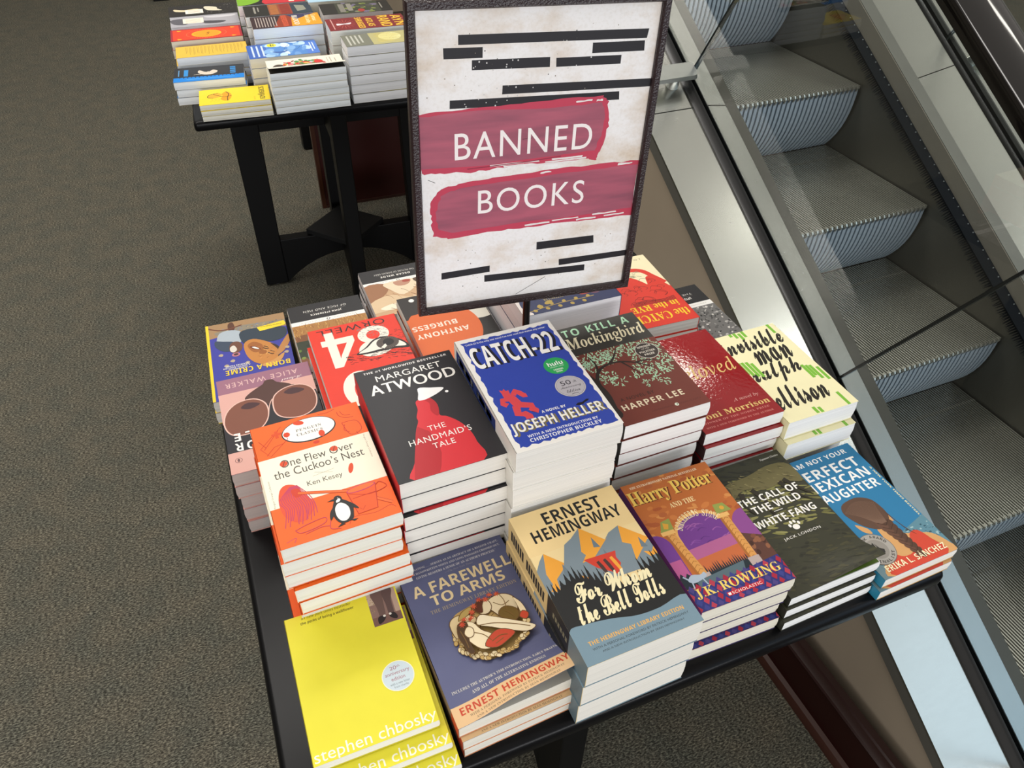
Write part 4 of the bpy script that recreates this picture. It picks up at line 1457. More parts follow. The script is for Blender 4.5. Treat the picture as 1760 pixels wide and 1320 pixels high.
# front table, nearest row
stack('bright yellow paperback with a white round sticker', 4, .0165, 5.134, 6.85, .0182, .4425, -1.0, '#eae03a', art_yellow, '#e3d832', '#dccf2a', '#e9e6e0',
      off={1: (.006, -.020), 2: (.010, -.037), 3: (.008, -.046)}, group='bright yellow paperbacks', noun='bright yellow paperback')
stack('slate blue paperback with a cream medallion', 3, .021, 5.5, 8.3, .1637, .446, 1.75, '#5f6386', art_slate, '#8f7a62', '#d98f62', '#e6dfd0',
      curl=curl_corner, group='slate blue paperbacks', noun='slate blue and peach paperback', off={1: (.003, -.006), 2: (.0035, -.004)}, under='#e9e2cf',
      spine_art=[(0, .10, 0, 1, '#d4532f')])
stack('paperback with yellow mountains over dark pines', 3, .0425, 5.5, 8.05, .3005, .4215, .24, '#efd59c', art_mountain, '#d9bd84', '#7892a0', '#e8e2d6',
      group='mountain cover paperbacks', noun='thick paperback with mountains and pines', off={1: (-.002, .001), 2: (-.003, .002)},
      spine_art=[(.0, .20, 0, 1, '#6d7f88'), (.2, .46, 0, 1, '#1f1f1f')] + [(.50 + .031 * q, .523 + .031 * q, .28, .72, '#2a2622') for q in range(15) if q != 8] + [(.22 + .03 * q, .24 + .03 * q, .4, .6, '#e8dfb8') for q in range(6)])
stack('paperback with orange arches on a purple sky', 4, .0255, 5.028, 7.70, .4527, .4355, -1.37, '#b9672f', art_wizardless, '#6b2c6e', '#3a2f63', '#e3dccb',
      group='orange and purple paperbacks', noun='orange and purple paperback', off={2: (-.003, .004), 3: (-.002, -.003)})
stack('dark olive paperback with white lettering', 3, .019, 5.5, 8.25, .5899, .4394, .07, '#3a3a2c', art_wolf, '#2f3027', '#2f3027', '#ecebe8',
      curl=curl_corner_low, under='#5d7a1f', group='dark olive paperbacks', noun='dark olive paperback', off={1: (-.003, -.004), 2: (-.006, -.008)})
stack('blue paperback with a brown braid on the cover', 2, .019, 4.9, 8.2, .722, .4235, .46, '#2f7ba7', art_braid, '#2b86a6', '#c9a15f', '#ece7dd',
      group='blue braid paperbacks', noun='blue paperback with a brown braid', off={1: (-.004, -.004)})
# second row
stack('orange and cream paperback with a penguin emblem', 8, .024, 5.203, 7.55, .0384, .6255, .74, '#f06418', art_orange, '#ece4cd', '#ee6a24', '#e6e3da',
      group='orange and cream paperbacks', noun='orange and cream paperback', jit=.0035, off={2: (-.004, .002), 6: (-.008, -.003), 7: (-.009, -.006)},
      spine_art=[(0, .29, 0, 1, '#e95f1d'), (.70, 1, 0, 1, '#e95f1d')])
stack('charcoal paperback with a red cloaked figure', 8, .0265, 5.1, 7.96, .1747, .6522, -.1, '#29282b', art_cloak, '#c42c34', '#2c2b2d', '#e6e2da',
      group='charcoal and red paperbacks', noun='charcoal and red paperback', off={1: (.001, .001), 2: (-.001, -.004), 6: (-.002, -.0065), 7: (-.001, -.003)})
stack('royal blue paperback with a ragged white border', 7, .0337, 5.3, 8.35, .3075, .6305, -.77, '#efece4', art_ragged, '#ece9e2', '#e9e6de', '#e4e0d8',
      group='blue and white paperbacks', noun='blue and white paperback', off={1: (-.002, .003), 2: (-.001, .005), 3: (-.003, .006), 4: (-.002, .008), 5: (-.002, .008), 6: (-.002, .009)},
      spine_art=[(.30, .96, .2, .8, '#26356f'), (.36, .60, .35, .65, '#efece4'), (.66, .92, .35, .65, '#efece4')])
stack('brown paperback with a leafy mint green tree', 7, .0257, 5.019, 8.3, .4702, .6692, -.6, '#73352a', art_tree, '#37342f', '#6a2f28', '#ece9e4',
      group='brown tree paperbacks', noun='brown paperback with a tree', off={1: (-.002, -.001), 2: (-.001, .003), 3: (-.004, .003), 4: (-.005, .002)})
stack('glossy dark red paperback with gold lettering', 5, .0237, 5.121, 7.98, .6031, .6613, -.94, '#921d21', art_gloss, '#3a1a1c', '#7d2026', '#e9e7e3', gloss=.07,
      group='glossy dark red paperbacks', noun='glossy dark red paperback', off={1: (.002, -.006), 2: (.0, -.003), 3: (-.002, -.006)})
stack('cream paperback with green bars and brush lettering', 3, .035, 4.9, 7.97, .7315, .6468, -.22, '#efe8bb', art_bars, '#efe8bb', '#efe8bb', '#e8e7e4',
      group='cream and green paperbacks', noun='cream and green paperback', off={1: (.0005, -.010), 2: (-.002, .0)})
# third row, lying upside down for the reader here
stack('mauve paperback with two brown faces', 5, .0236, 5.197, 7.55, .0023, .8224, -1.1, '#9a6a7d', art_mauve, '#8f6075', '#d9a79c', '#b9b3ae', flip=True,
      group='mauve paperbacks', noun='mauve and pink paperback')
stack('red paperback with a large eye and white numerals', 6, .0236, 5.321, 7.85, .1472, .855, -.86, '#e0341d', art_numerals, '#d8311d', '#d8311d', '#e9e4de', flip=True,
      group='red eye paperbacks', noun='red paperback with an eye', off={1: (-.006, -.008), 2: (-.005, .0)})
stack('orange and black paperback with two cream words', 5, .022, 5.25, 8.15, .304, .926, -1.5, '#242322', art_circle, '#242322', '#d8662c', '#e2ddd6', flip=True,
      group='orange and black paperbacks', noun='orange and black paperback')
stack('thick navy book with gold leaf sprigs', 4, .04625, 6.35, 8.5, .4605, .922, -1.5, '#2c3358', art_sprigs, '#2c3358', '#2c3358', '#ebe8ea', flip=True,
      group='thick navy books', noun='thick navy book', name='thick_book')
stack('red paperback with yellow lettering and cream top', 4, .0238, 5.586, 8.1, .6357, .9234, -2.8, '#d6392a', art_swirl, '#d6392a', '#d6392a', '#ebe8e2', flip=True,
      group='red and yellow paperbacks', noun='red and yellow paperback')
stack('black banded paperback with a grey photograph', 1, .018, 4.3, 7.7, .768, .8983, -.5, '#cfcdc8', art_grey, '#232224', '#232224', '#e9e6e1', flip=True,
      top='black banded paperback with a grey photograph, at the table edge')
# fourth row
stack('blue paperback with yellow spine and smiling face', 2, .023, 5.2, 8.0, -.0065, 1.0596, -2.98, '#3c3f9c', art_smile, '#e7c52a', '#f0cf30', '#d9d4cb', flip=True,
      group='blue and yellow paperbacks', noun='blue and yellow paperback')
stack('black banded paperback with a tan meadow', 5, .0145, 4.9, 6.6, .1295, 1.042, -1.77, '#cfcdc8', art_mice, '#232224', '#232224', '#e2ddd8', flip=True,
      group='tan meadow paperbacks', noun='black banded paperback with a meadow')
stack('black banded paperback with pale draped cloth', 4, .020, 5.0, 5.7, .27, 1.1045, -1.6, '#cfcdc8', art_drape, '#232224', '#232224', '#d5cdcd', flip=True,
      group='draped cloth paperbacks', noun='black banded paperback with drapery')

# ---- further table: books turned sideways, fore-edges towards the reader here
def far(desc, n, t, dep, wid, x, yf, rz, base, art, spine=None, page='#f1f4f6', **kw):
    """dep = depth seen from here (cover width), wid = cover height, yf = near edge"""
    stack(desc, n, t, dep / IN, wid / IN, x, yf + dep / 2, rz, base, art, spine or base, '#d9d6cc', page, turn=-90, **kw)


far('yellow paperback with an orange slice drawing', 3, .0147, .112, .186, .126, 2.168, -5.5, '#e7cc2f', art_lemon, page='#ece8da', off={1: (0, -.003), 2: (.001, -.003)})
far('black and blue paperback with a pale curled figure', 3, .0217, .112, .190, .079, 2.302, -6.5, '#2d2e31', art_nude, jit=.003)
far('mustard yellow paperback with lines of small print', 4, .0225, .098, .200, .106, 2.428, -3, '#dbb447', art_mustard, spine='#a33438', off={1: (-.004, .004), 2: (-.004, .004)})
far('orange red book with a yellow sun oval', 4, .025, .110, .206, .107, 2.548, -3.5, '#9c2b36', art_sun, page='#e6e0cc', name='pocket_book')
far('grey paperback with a cream title panel', 5, .0200, .108, .206, .117, 2.682, -3, '#a3a1a6', art_grey_photo)
far('black paperback with dancing pale figures', 5, .0190, .118, .212, .124, 2.815, -2.5, '#2b2928', art_black_photo)
far('white paperback with a colourful painted splash', 6, .0183, .106, .206, .328, 2.152, -3, '#e4dfcf', art_white_colour, curl=curl_front, under='#1d1a19', page='#f0f4f5')
far('sky blue paperback with clouds and a yellow sticker', 4, .0275, .116, .196, .292, 2.288, -3, '#4f83c4', art_sky, page='#e6e3da')
far('dark paperback with an orange sunset wedge', 5, .030, .114, .200, .331, 2.412, -4, '#3a2a2c', art_sunset, page='#ebf1f8')
far('black and brick red patchwork paperback', 5, .030, .112, .200, .328, 2.535, -4, '#2a2926', art_brick)
far('black paperback with a green shape and red band', 5, .030, .112, .206, .326, 2.658, -4, '#262624', art_green_red)
far('misty olive paperback with thin yellow strokes', 6, .0260, .100, .200, .541, 2.152, -3, '#77786a', art_fog, page='#ebebed')
far('thick maroon paperback with yellow block letters', 4, .0400, .112, .228, .543, 2.285, -4, '#7c2a2c', art_maroon, page='#edefea')
far('dark green forest paperback with a red roof', 4, .0390, .112, .212, .552, 2.455, -5, '#3f4236', art_forest, page='#e4dfda')
far('pale blue paperback with dark flecks', 4, .0390, .112, .200, .530, 2.600, -4, '#a9c8da', art_pale, page='#dcd8c8')

# ------------------------------------------------------------------ display tables
M_BLACK = mat('#0b0b0d', .30, 0, .16, .05, 12, .03, 60)
M_BLACK2 = mat('#070708', .45, 0, .2, .05, 12)


def display_table(x0, x1, y0, y1, rz, label):
    cx, cy = (x0 + x1) / 2, (y0 + y1) / 2
    t = empty('display_table', (cx, cy, 0), R(rz), label, 'table', 'black display tables')
    W, D = (x1 - x0), (y1 - y0)
    top = MB()
    _cr = .009
    th = .028
    levels = [(-.006, 0), (-.0015, .002), (0, .006), (0, th - .009), (-.0015, th - .004), (-.004, th - .001), (-.008, th)]
    rings = [[(x, y, TT - th + z) for x, y in rounded(-W / 2 - ins, -D / 2 - ins, W / 2 + ins, D / 2 + ins, _cr, 4)] for ins, z in levels]
    k = len(rings[0])
    v = [p for r_ in rings for p in r_]
    f = []
    for i in range(len(rings) - 1):
        for j in range(k):
            f.append((i * k + j, i * k + (j + 1) % k, (i + 1) * k + (j + 1) % k, (i + 1) * k + j))
    f += [tuple(range(k))[::-1], tuple(range((len(rings) - 1) * k, len(rings) * k))]
    top.add(v, f, M_BLACK)
    top.build('tabletop', t, smooth=True)
    ix, iy = .080, .165
    ax, ay = W / 2 - ix, D / 2 - iy
    zt = TT - th - .001
    pw, pt = .080, .050
    for (dx, dy, s_) in ((1, 0, 1), (1, 0, -1), (0, 1, 1), (0, 1, -1)):
        b = MB()
        A = ax if dx else ay
        # a tapered post: outer side upright, inner side raking in slightly
        prof = [(A, .006), (A, zt), (A - pw - .012, zt), (A - pw, .15), (A - pw, .006)]
        fn = (lambda a, z, q, s_=s_: (s_ * a, q, z)) if dx else (lambda a, z, q, s_=s_: (q, s_ * a, z))
        b.prism(prof, fn, -pt / 2, pt / 2, M_BLACK2)
        g = b.build('leg', t, bevel=.003)
        gl = MB()
        ring = [(s_ * (A - pw / 2) * dx + .016 * math.cos(a_), s_ * (A - pw / 2) * dy + .016 * math.sin(a_)) for a_ in [i * math.pi / 6 for i in range(12)]]
        gl.add([(x, y, 0) for x, y in ring] + [(x, y, .006) for x, y in ring], [tuple(range(12))[::-1], tuple(range(12, 24))] + [(i, (i + 1) % 12, 12 + (i + 1) % 12, 12 + i) for i in range(12)], mat('#b9bbbd', .3, 1))
        gl.build('glide', g)
    for dx in (1, 0):
        A = (ax if dx else ay) - pw
        q0, q1 = -pt / 2 + .004, pt / 2 - .004
        fn = (lambda a, z, q: (a, q, z)) if dx else (lambda a, z, q: (q, a, z))
        spans = [(-A, A)] if dx else [(-A, q0), (q1, A)]
        b = MB()
        for s0, s1 in spans:
            b.prism([(s0, zt - .185), (s1, zt - .185), (s1, zt), (s0, zt)], fn, q0, q1, M_BLACK2)
        b.build('top_rail', t, bevel=.002)
        b = MB()
        for s0, s1 in spans:
            pts = [(s0, .185)]
            m = 12
            for i in range(m + 1):
                u = s0 + (s1 - s0) * i / m
                pts.append((u, .105 - .100 * min(1, (abs(u) / A)) ** 2.2))
            pts.append((s1, .185))
            b.prism(pts, fn, q0, q1, M_BLACK2)
        b.build('stretcher', t, bevel=.002)
    b = MB()
    d = .145
    for z0, z1 in ((.186, .206),):
        b.add([(d, 0, z0), (0, d, z0), (-d, 0, z0), (0, -d, z0), (d, 0, z1), (0, d, z1), (-d, 0, z1), (0, -d, z1)],
              [(3, 2, 1, 0), (4, 5, 6, 7), (0, 1, 5, 4), (1, 2, 6, 5), (2, 3, 7, 6), (3, 0, 4, 7)], mat('#121315', .5, 0, .3))
    b.build('shelf_plate', t, bevel=.002)
    return t


display_table(-.080, .786, .318, 1.205, -1.0, 'black display table beside the escalator, under the upright sign')
display_table(.030, .840, 2.150, 3.000, -4.0, 'black display table across the aisle, further back')

# ------------------------------------------------------------------ sign
sg = empty('sign_holder', (.3728, .800, TT), 0, 'upright framed sign on a pole among the book stacks', 'sign')
SW, SH = 11.363 * IN, 14.617 * IN
SB = CAM_Z - .6124 - TT                 # height of the sheet's lower edge over the table
sgn_rot = Matrix.Rotation(R(-5.334), 4, 'Z') @ Matrix.Rotation(R(-1.911), 4, 'X') @ Matrix.Rotation(R(1.903), 4, 'Y')
m_fr, nt, bs = node_mat('hammered_brown_metal')
tc = nt.nodes.new('ShaderNodeTexCoord'); vo = nt.nodes.new('ShaderNodeTexNoise'); vo.inputs['Scale'].default_value = 420; vo.inputs['Detail'].default_value = 1
bp = nt.nodes.new('ShaderNodeBump'); bp.inputs['Strength'].default_value = .7; bp.inputs['Distance'].default_value = .0015
nt.links.new(tc.outputs['Object'], vo.inputs['Vector']); nt.links.new(vo.outputs['Fac'], bp.inputs['Height']); nt.links.new(bp.outputs[0], bs.inputs['Normal'])
bs.inputs['Base Color'].default_value = srgb('#2a1c1e'); bs.inputs['Roughness'].default_value = .36
fw = .0105
fb = MB()
# frame: four mitred bars with a rounded face
def bar(p, q, inward):
    p, q, inw = Vector(p), Vector(q), Vector(inward)
    d = (q - p).normalized()
    prof = [(0, .007), (0, -.004), (.002, -.007), (fw - .002, -.007), (fw, -.004), (fw, .0), (fw + .003, .001), (fw + .003, .007)]
    v = []
    for base, sgn in ((p, 1), (q, -1)):
        for a_, y in prof:
            v.append(base + inw * a_ + d * sgn * a_ + Vector((0, y, 0)))
    n = len(prof)
    fb.add(v, [(i, (i + 1) % n, n + (i + 1) % n, n + i) for i in range(n)], m_fr)
xa, xb, za, zb = -SW / 2 - fw, SW / 2 + fw, -fw, SH + fw
bar((xa, 0, za), (xb, 0, za), (0, 0, 1)); bar((xb, 0, zb), (xa, 0, zb), (0, 0, -1))
bar((xb, 0, za), (xb, 0, zb), (-1, 0, 0)); bar((xa, 0, zb), (xa, 0, za), (1, 0, 0))
fr = fb.build('frame', sg)
SGM = Matrix.Translation((0, 0, SB)) @ sgn_rot
fr.matrix_basis = SGM
bk_ = MB(); bk_.box(-SW / 2 - .004, .003, -.004, SW / 2 + .004, .0065, SH + .004, mat('#2a2424', .6)); bo = bk_.build('back_panel', sg); bo.matrix_basis = SGM
# printed sheet
m_pp, nt, bs = node_mat('stained_paper')
tc = nt.nodes.new('ShaderNodeTexCoord')
n1 = nt.nodes.new('ShaderNodeTexNoise'); n1.inputs['Scale'].default_value = 11; n1.inputs['Detail'].default_value = 6; n1.inputs['Roughness'].default_value = .62
mp = nt.nodes.new('ShaderNodeMapping'); mp.inputs['Scale'].default_value = (.75, 1, 1.25)
r1 = nt.nodes.new('ShaderNodeValToRGB')
r1.color_ramp.elements[0].position = .47; r1.color_ramp.elements[0].color = srgb('#ebe7e4')
r1.color_ramp.elements[1].position = .70; r1.color_ramp.elements[1].color = srgb('#cdb89f')
n2 = nt.nodes.new('ShaderNodeTexNoise'); n2.inputs['Scale'].default_value = 260; n2.inputs['Detail'].default_value = 3
r2 = nt.nodes.new('ShaderNodeValToRGB')
r2.color_ramp.elements[0].position = .30; r2.color_ramp.elements[0].color = (.93, .92, .90, 1)
r2.color_ramp.elements[1].position = .52; r2.color_ramp.elements[1].color = (1, 1, 1, 1)
mx = nt.nodes.new('ShaderNodeMix'); mx.data_type = 'RGBA'; mx.blend_type = 'MULTIPLY'; mx.inputs[0].default_value = 1
nt.links.new(tc.outputs['Object'], mp.inputs[0]); nt.links.new(mp.outputs[0], n1.inputs['Vector']); nt.links.new(n1.outputs['Fac'], r1.inputs[0])
nt.links.new(tc.outputs['Object'], n2.inputs['Vector']); nt.links.new(n2.outputs['Fac'], r2.inputs[0])
nt.links.new(r1.outputs[0], mx.inputs[6]); nt.links.new(r2.outputs[0], mx.inputs[7]); nt.links.new(mx.outputs[2], bs.inputs['Base Color'])
bs.inputs['Roughness'].default_value = .5
m_rd, nt, bs = node_mat('brushed_red_ink')
tc = nt.nodes.new('ShaderNodeTexCoord'); mp = nt.nodes.new('ShaderNodeMapping'); mp.inputs['Scale'].default_value = (9, 1, 70); mp.inputs['Rotation'].default_value = (0, R(2), 0)
n1 = nt.nodes.new('ShaderNodeTexNoise'); n1.inputs['Scale'].default_value = 1; n1.inputs['Detail'].default_value = 5
r1 = nt.nodes.new('ShaderNodeValToRGB')
r1.color_ramp.elements[0].position = .32; r1.color_ramp.elements[0].color = srgb('#8a4658')
r1.color_ramp.elements[1].position = .66; r1.color_ramp.elements[1].color = srgb('#ae5467')
nt.links.new(tc.outputs['Object'], mp.inputs[0]); nt.links.new(mp.outputs[0], n1.inputs['Vector']); nt.links.new(n1.outputs['Fac'], r1.inputs[0]); nt.links.new(r1.outputs[0], bs.inputs['Base Color'])
bs.inputs['Roughness'].default_value = .5
P_ = Art(SW, SH, '#e3e0df')
rng = random.Random(2)
KB = '#242226'
P_.rect(0, 0, 1, 1, m_pp)
for q in ([(.164, .901), (.954, .894), (.959, .922), (.164, .929)], [(.106, .863), (.261, .861), (.261, .892), (.105, .894)], [(.719, .857), (.95, .856), (.947, .887), (.718, .888)],
          [(.218, .827), (.541, .823), (.54, .853), (.218, .856)], [(.568, .822), (.85, .820), (.85, .847), (.566, .849)], [(.344, .749), (1, .742), (1, .768), (.345, .776)],
          [(.127, .715), (.864, .706), (.86, .733), (.128, .741)], [(.534, .183), (.823, .183), (.818, .214), (.533, .214)], [(.654, .105), (1, .110), (1, .134), (.651, .131)],
          [(.283, .076), (.79, .068), (.789, .094), (.282, .104)], [(.077, .109), (.308, .116), (.308, .142), (.078, .136)]):
    P_.poly(q, KB)


def ragged(pts, amp, k=5):
    o = []
    for i in range(len(pts)):
        p, q = pts[i], pts[(i + 1) % len(pts)]
        for j in range(k):
            t = j / k
            o.append((p[0] + (q[0] - p[0]) * t + rng.uniform(-amp, amp), p[1] + (q[1] - p[1]) * t + rng.uniform(-amp, amp) * .5))
    return o


RB = '#bd3f55'
up = [(0, .512), (.10, .508), (.22, .503), (.30, .507), (.46, .513), (.60, .508), (.75, .512), (.785, .503), (.80, .535), (.825, .60), (.832, .65), (.815, .705), (.79, .722), (.60, .722), (.38, .717), (.18, .712), (0, .703)]
lo = [(.045, .285), (.115, .268), (.33, .279), (.48, .276), (.63, .281), (.80, .276), (1, .28), (1, .489), (.80, .489), (.60, .487), (.32, .477), (.16, .466), (.082, .456), (.045, .42), (.034, .38), (.04, .33)]
P_.poly(ragged(up, .006), RB)
P_.poly(ragged([(0, .53), (.30, .522), (.60, .535), (.775, .54), (.805, .60), (.81, .66), (.79, .70), (.55, .695), (.2, .705), (0, .695)], .004), m_rd)
P_.poly(ragged(lo, .006), RB)
P_.poly(ragged([(.075, .305), (.13, .288), (.40, .30), (.7, .30), (1, .31), (1, .475), (.72, .47), (.4, .46), (.16, .45), (.085, .43), (.062, .38), (.06, .34)], .004), m_rd)
for (u0, v0, ln) in [(.30, .516, .22), (.46, .503, .2), (.58, .519, .14), (.36, .509, .09), (.55, .511, .16), (.47, .284, .12), (.60, .290, .13), (.72, .283, .10), (.80, .296, .12), (.86, .286, .1), (.67, .706, .07), (.76, .705, .03), (.53, .474, .05), (.9, .478, .07), (.65, .512, .09)]:
    P_.poly(ragged([(u0, v0), (u0 + ln, v0 + .002), (u0 + ln, v0 + .007), (u0, v0 + .006)], .003, 4), '#e3dcd8')
P_.line([(.20, .515), (.48, .522), (.62, .530)], .0012, '#8e3144'); P_.line([(.44, .60), (.48, .601)], .0006, '#5a2636')
P_.text('BANNED', .146, .549, .757, .636, '#f1e8e3', 's', 1.12, .001)
P_.text('BOOKS', .248, .350, .746, .436, '#f1e8e3', 's', 1.12, .001)
P_.line([(.442, .004), (.586, .063)], .0007, '#2c2a2c'); P_.line([(.03, .49), (.06, .478)], .0006, '#2c2a2c')
for _ in range(60):
    u, v = rng.uniform(.03, .97), rng.choice([rng.uniform(.02, .25), rng.uniform(.74, .98)])
    P_.ell(u, v, rng.uniform(.0006, .003), col=rng.choice(['#3a3636', '#8d8378', '#a79a8a', '#5b5652']), n=6)
for _ in range(34):
    u, v = rng.choice([(.3, .73), (.5, .91), (.36, .76), (.6, .835), (.3, .84)])
    P_.ell(u + rng.uniform(-.12, .12), v + rng.uniform(-.02, .02), rng.uniform(.001, .004), col='#c9c5c2', n=5)
k_ = MB()
k_.v = [(x, -z_, y + SH / 2) for x, y, z_ in P_.g.v]
k_.f, k_.mi, k_.mats = P_.g.f, P_.g.mi, P_.g.mats
po = k_.build('poster', sg, fix=False)
po.matrix_basis = SGM
M_POLE = mat('#1b1718', .3, .3, .5)
b = MB()
ring = [(i * math.pi / 8) for i in range(16)]
b.prism([(.0052 * math.cos(a_), .0052 * math.sin(a_)) for a_ in ring], lambda a_, c_, z_: (a_, c_ + .0085 * 0, z_), .004, SB - fw + .002, M_POLE)
b.build('pole', sg, smooth=True)
b = MB()
b.prism([(.028 * math.cos(a_), .028 * math.sin(a_)) for a_ in ring], lambda a_, c_, z_: (a_, c_ - .012, z_), 0, .004, M_POLE)
b.build('base', sg, bevel=.001)
# ------------------------------------------------------------------ escalator (runs up and away beside the front table, 30 degrees)
KE = .91
C30, S30 = math.cos(R(30)), math.sin(R(30))


def ep(x, n, s):
    """x across, n square to the slope measured from eye height, s along the slope"""
    x, n, s = x * KE, n * KE, s * KE
    return (x, s * C30 - n * S30, s * S30 + n * C30 + CAM_Z)


def brushed(name, col, rough, scale, aniso=0.0, metal=1.0):
    m, nt, b = node_mat(name)
    tc = nt.nodes.new('ShaderNodeTexCoord')
    mp = nt.nodes.new('ShaderNodeMapping'); mp.inputs['Scale'].default_value = scale
    mp.inputs['Rotation'].default_value = (R(-30), 0, 0)
    n = nt.nodes.new('ShaderNodeTexNoise'); n.inputs['Scale'].default_value = 1; n.inputs['Detail'].default_value = 4
    nt.links.new(tc.outputs['Object'], mp.inputs[0]); nt.links.new(mp.outputs[0], n.inputs['Vector'])
    r = nt.nodes.new('ShaderNodeMapRange'); r.inputs['To Min'].default_value = rough * .92; r.inputs['To Max'].default_value = rough * 1.1
    nt.links.new(n.outputs['Fac'], r.inputs['Value']); nt.links.new(r.outputs[0], b.inputs['Roughness'])
    n2 = nt.nodes.new('ShaderNodeTexNoise'); n2.inputs['Scale'].default_value = 3.5; n2.inputs['Detail'].default_value = 3
    nt.links.new(tc.outputs['Object'], n2.inputs['Vector'])
    mx = nt.nodes.new('ShaderNodeMix'); mx.data_type = 'RGBA'
    c = srgb(col)
    mx.inputs[6].default_value = tuple(v * .95 for v in c[:3]) + (1,); mx.inputs[7].default_value = tuple(min(1, v * 1.04) for v in c[:3]) + (1,)
    nt.links.new(n2.outputs['Fac'], mx.inputs[0]); nt.links.new(mx.outputs[2], b.inputs['Base Color'])
    b.inputs['Metallic'].default_value = metal
    return m


M_STEEL = brushed('brushed_steel', '#c4c4be', .26, (30, 30, 240))
M_LIP = mat('#6b6a63', .45, .2, .5, .04, 20)
M_SKIRT = brushed('scuffed_skirt', '#5b5850', .42, (20, 60, 60), metal=.6)
M_GASKET = mat('#141516', .28, 0, .6, .03, 20)
M_RAIL = mat('#0e0b0a', .10, 0, .5, .06, 18, coat=.4)
M_TREAD = brushed('tread_aluminium', '#c6c4ba', .36, (260, 8, 8), metal=.85)
M_CLEAT = mat('#9a988e', .4, .3)
M_TREAD_D = mat('#26261f', .6, .3)
M_RISER = brushed('riser_aluminium', '#b2c0cd', .42, (60, 10, 10), metal=.55)
M_RISER_D = mat('#3d4a57', .55, .3)
M_TAN = mat('#a99b88', .38, 0, .5, .07, 3.0)
M_WOOD = brushed('mahogany', '#260c09', .30, (30, 4, 30), metal=0)  # near black: shade on the board facing away is put into the colour
M_WOOD_L = brushed('mahogany_worn_lit_edge', '#3c2119', .36, (30, 4, 30), metal=0)  # worn shoe moulding, browner because light from above is painted in

M_WOOD_C = brushed('mahogany_cap', '#2a1613', .34, (30, 4, 30), metal=0)

es = empty('escalator', (0, 0, 0), 0, 'steel and glass escalator climbing beside the front table', 'escalator')
S0, S1 = -2.6, 4.6
ND, NL = -1.524, -1.5605


def esc_strip(name, prof, m, s0=S0, s1=S1, smooth=False, bevel=0):
    b = MB()
    b.prism(prof, lambda x, n, s: ep(x, n, s), s0, s1, m)
    return b.build(name, es, smooth=smooth, bevel=bevel)


SEAM = 1.049          # a joint in the deck plates


def deck(prof, name):
    for a_, b_ in ((S0, SEAM - .0015), (SEAM + .0015, S1)):
        o = esc_strip(name, prof, M_STEEL, a_, b_)
    return o


# near side (towards the table)
deck([(1.100, ND), (1.100, ND - .006), (1.252, ND - .006), (1.252, ND)], 'outer_deck')
esc_strip('deck_lip', [(1.1005, ND - .0005), (1.102, ND - .039), (1.112, ND - .039), (1.112, ND - .0062), (1.104, ND - .0005)], M_LIP)
esc_strip('cladding', [(1.1125, ND - .0065), (1.1125, -4.2), (1.130, -4.2), (1.130, ND - .0065)], M_TAN)
esc_strip('glass_gasket', [(1.252, ND - .02), (1.252, ND + .004), (1.262, ND + .014), (1.274, ND + .016), (1.2775, ND + .010), (1.2775, ND - .02)], M_GASKET, smooth=True)
esc_strip('glass_gasket', [(1.2905, ND - .02), (1.2905, ND + .009), (1.297, ND + .004), (1.299, ND - .02)], M_GASKET, smooth=True)
deck([(1.299, ND), (1.299, ND - .006), (1.365, ND - .019), (1.365, ND - .013)], 'inner_deck')
esc_strip('skirt_panel', [(1.3655, ND - .0132), (1.3655, ND - .030), (1.4185, NL - .010), (1.4185, -2.15), (1.424, -2.15), (1.424, NL - .004), (1.372, ND - .024)], M_SKIRT)
# far side
esc_strip('skirt_panel', [(2.0838, NL), (2.0838, NL - .012), (2.0515, NL - .010), (2.0515, -2.15), (2.046, -2.15), (2.046, -1.617), (2.046, -1.567)], M_SKIRT)
esc_strip('skirt_band', [(2.0455, -1.617), (2.0455, -1.566), (2.0440, -1.567), (2.0440, -1.617)], mat('#7d786e', .4, .3, .5, .05, 12))
esc_strip('deck_lip', [(2.046, -1.566), (2.046, -1.564), (2.0850, NL + .001), (2.0850, NL - .001)], M_LIP)
deck([(2.0855, NL), (2.0855, NL - .006), (2.200, ND - .006), (2.200, ND)], 'inner_deck')
esc_strip('glass_gasket', [(2.201, ND - .02), (2.201, ND + .004), (2.208, ND + .013), (2.215, ND + .009), (2.215, ND - .02)], M_GASKET, smooth=True)
esc_strip('glass_gasket', [(2.229, ND - .02), (2.229, ND + .010), (2.236, ND + .016), (2.250, ND + .010), (2.254, ND - .02)], M_GASKET, smooth=True)
deck([(2.255, ND), (2.255, ND - .006), (2.405, ND - .006), (2.405, ND)], 'outer_deck')
esc_strip('deck_lip', [(2.4045, ND - .0005), (2.403, ND - .039), (2.393, ND - .039), (2.393, ND - .0062), (2.401, ND - .0005)], M_LIP)
esc_strip('cladding', [(2.3925, ND - .0065), (2.3925, -4.2), (2.375, -4.2), (2.375, ND - .0065)], M_TAN)

# skirt brush: a rail with bristles leaning over the steps
rb = MB()
rb.prism([(2.0438, -1.617), (2.0438, -1.640), (2.030, -1.645), (2.024, -1.636), (2.036, -1.618)], lambda x, n, s: ep(x, n, s), S0, S1, mat('#0f141a', .75, 0, .2))
br = rb.build('skirt_brush', es)
bb_ = MB()
rng = random.Random(6)
M_BR = mat('#0d0f12', .8, 0, .2)
s = -.6
i = 0
while s < 3.6:
    ln = .020 + rng.uniform(-.004, .004)
    x0, n0 = 2.031, -1.6435
    for k in range(2):
        ds = rng.uniform(-.004, .004)
        a_ = ep(x0, n0, s); b_ = ep(x0, n0, s + .006); c_ = ep(x0 - .014, n0 - ln, s + .003 + ds)
        bb_.add([a_, b_, c_], [(0, 1, 2)], M_BR)
    s += .0075
bb_.build('bristles', br, fix=False)
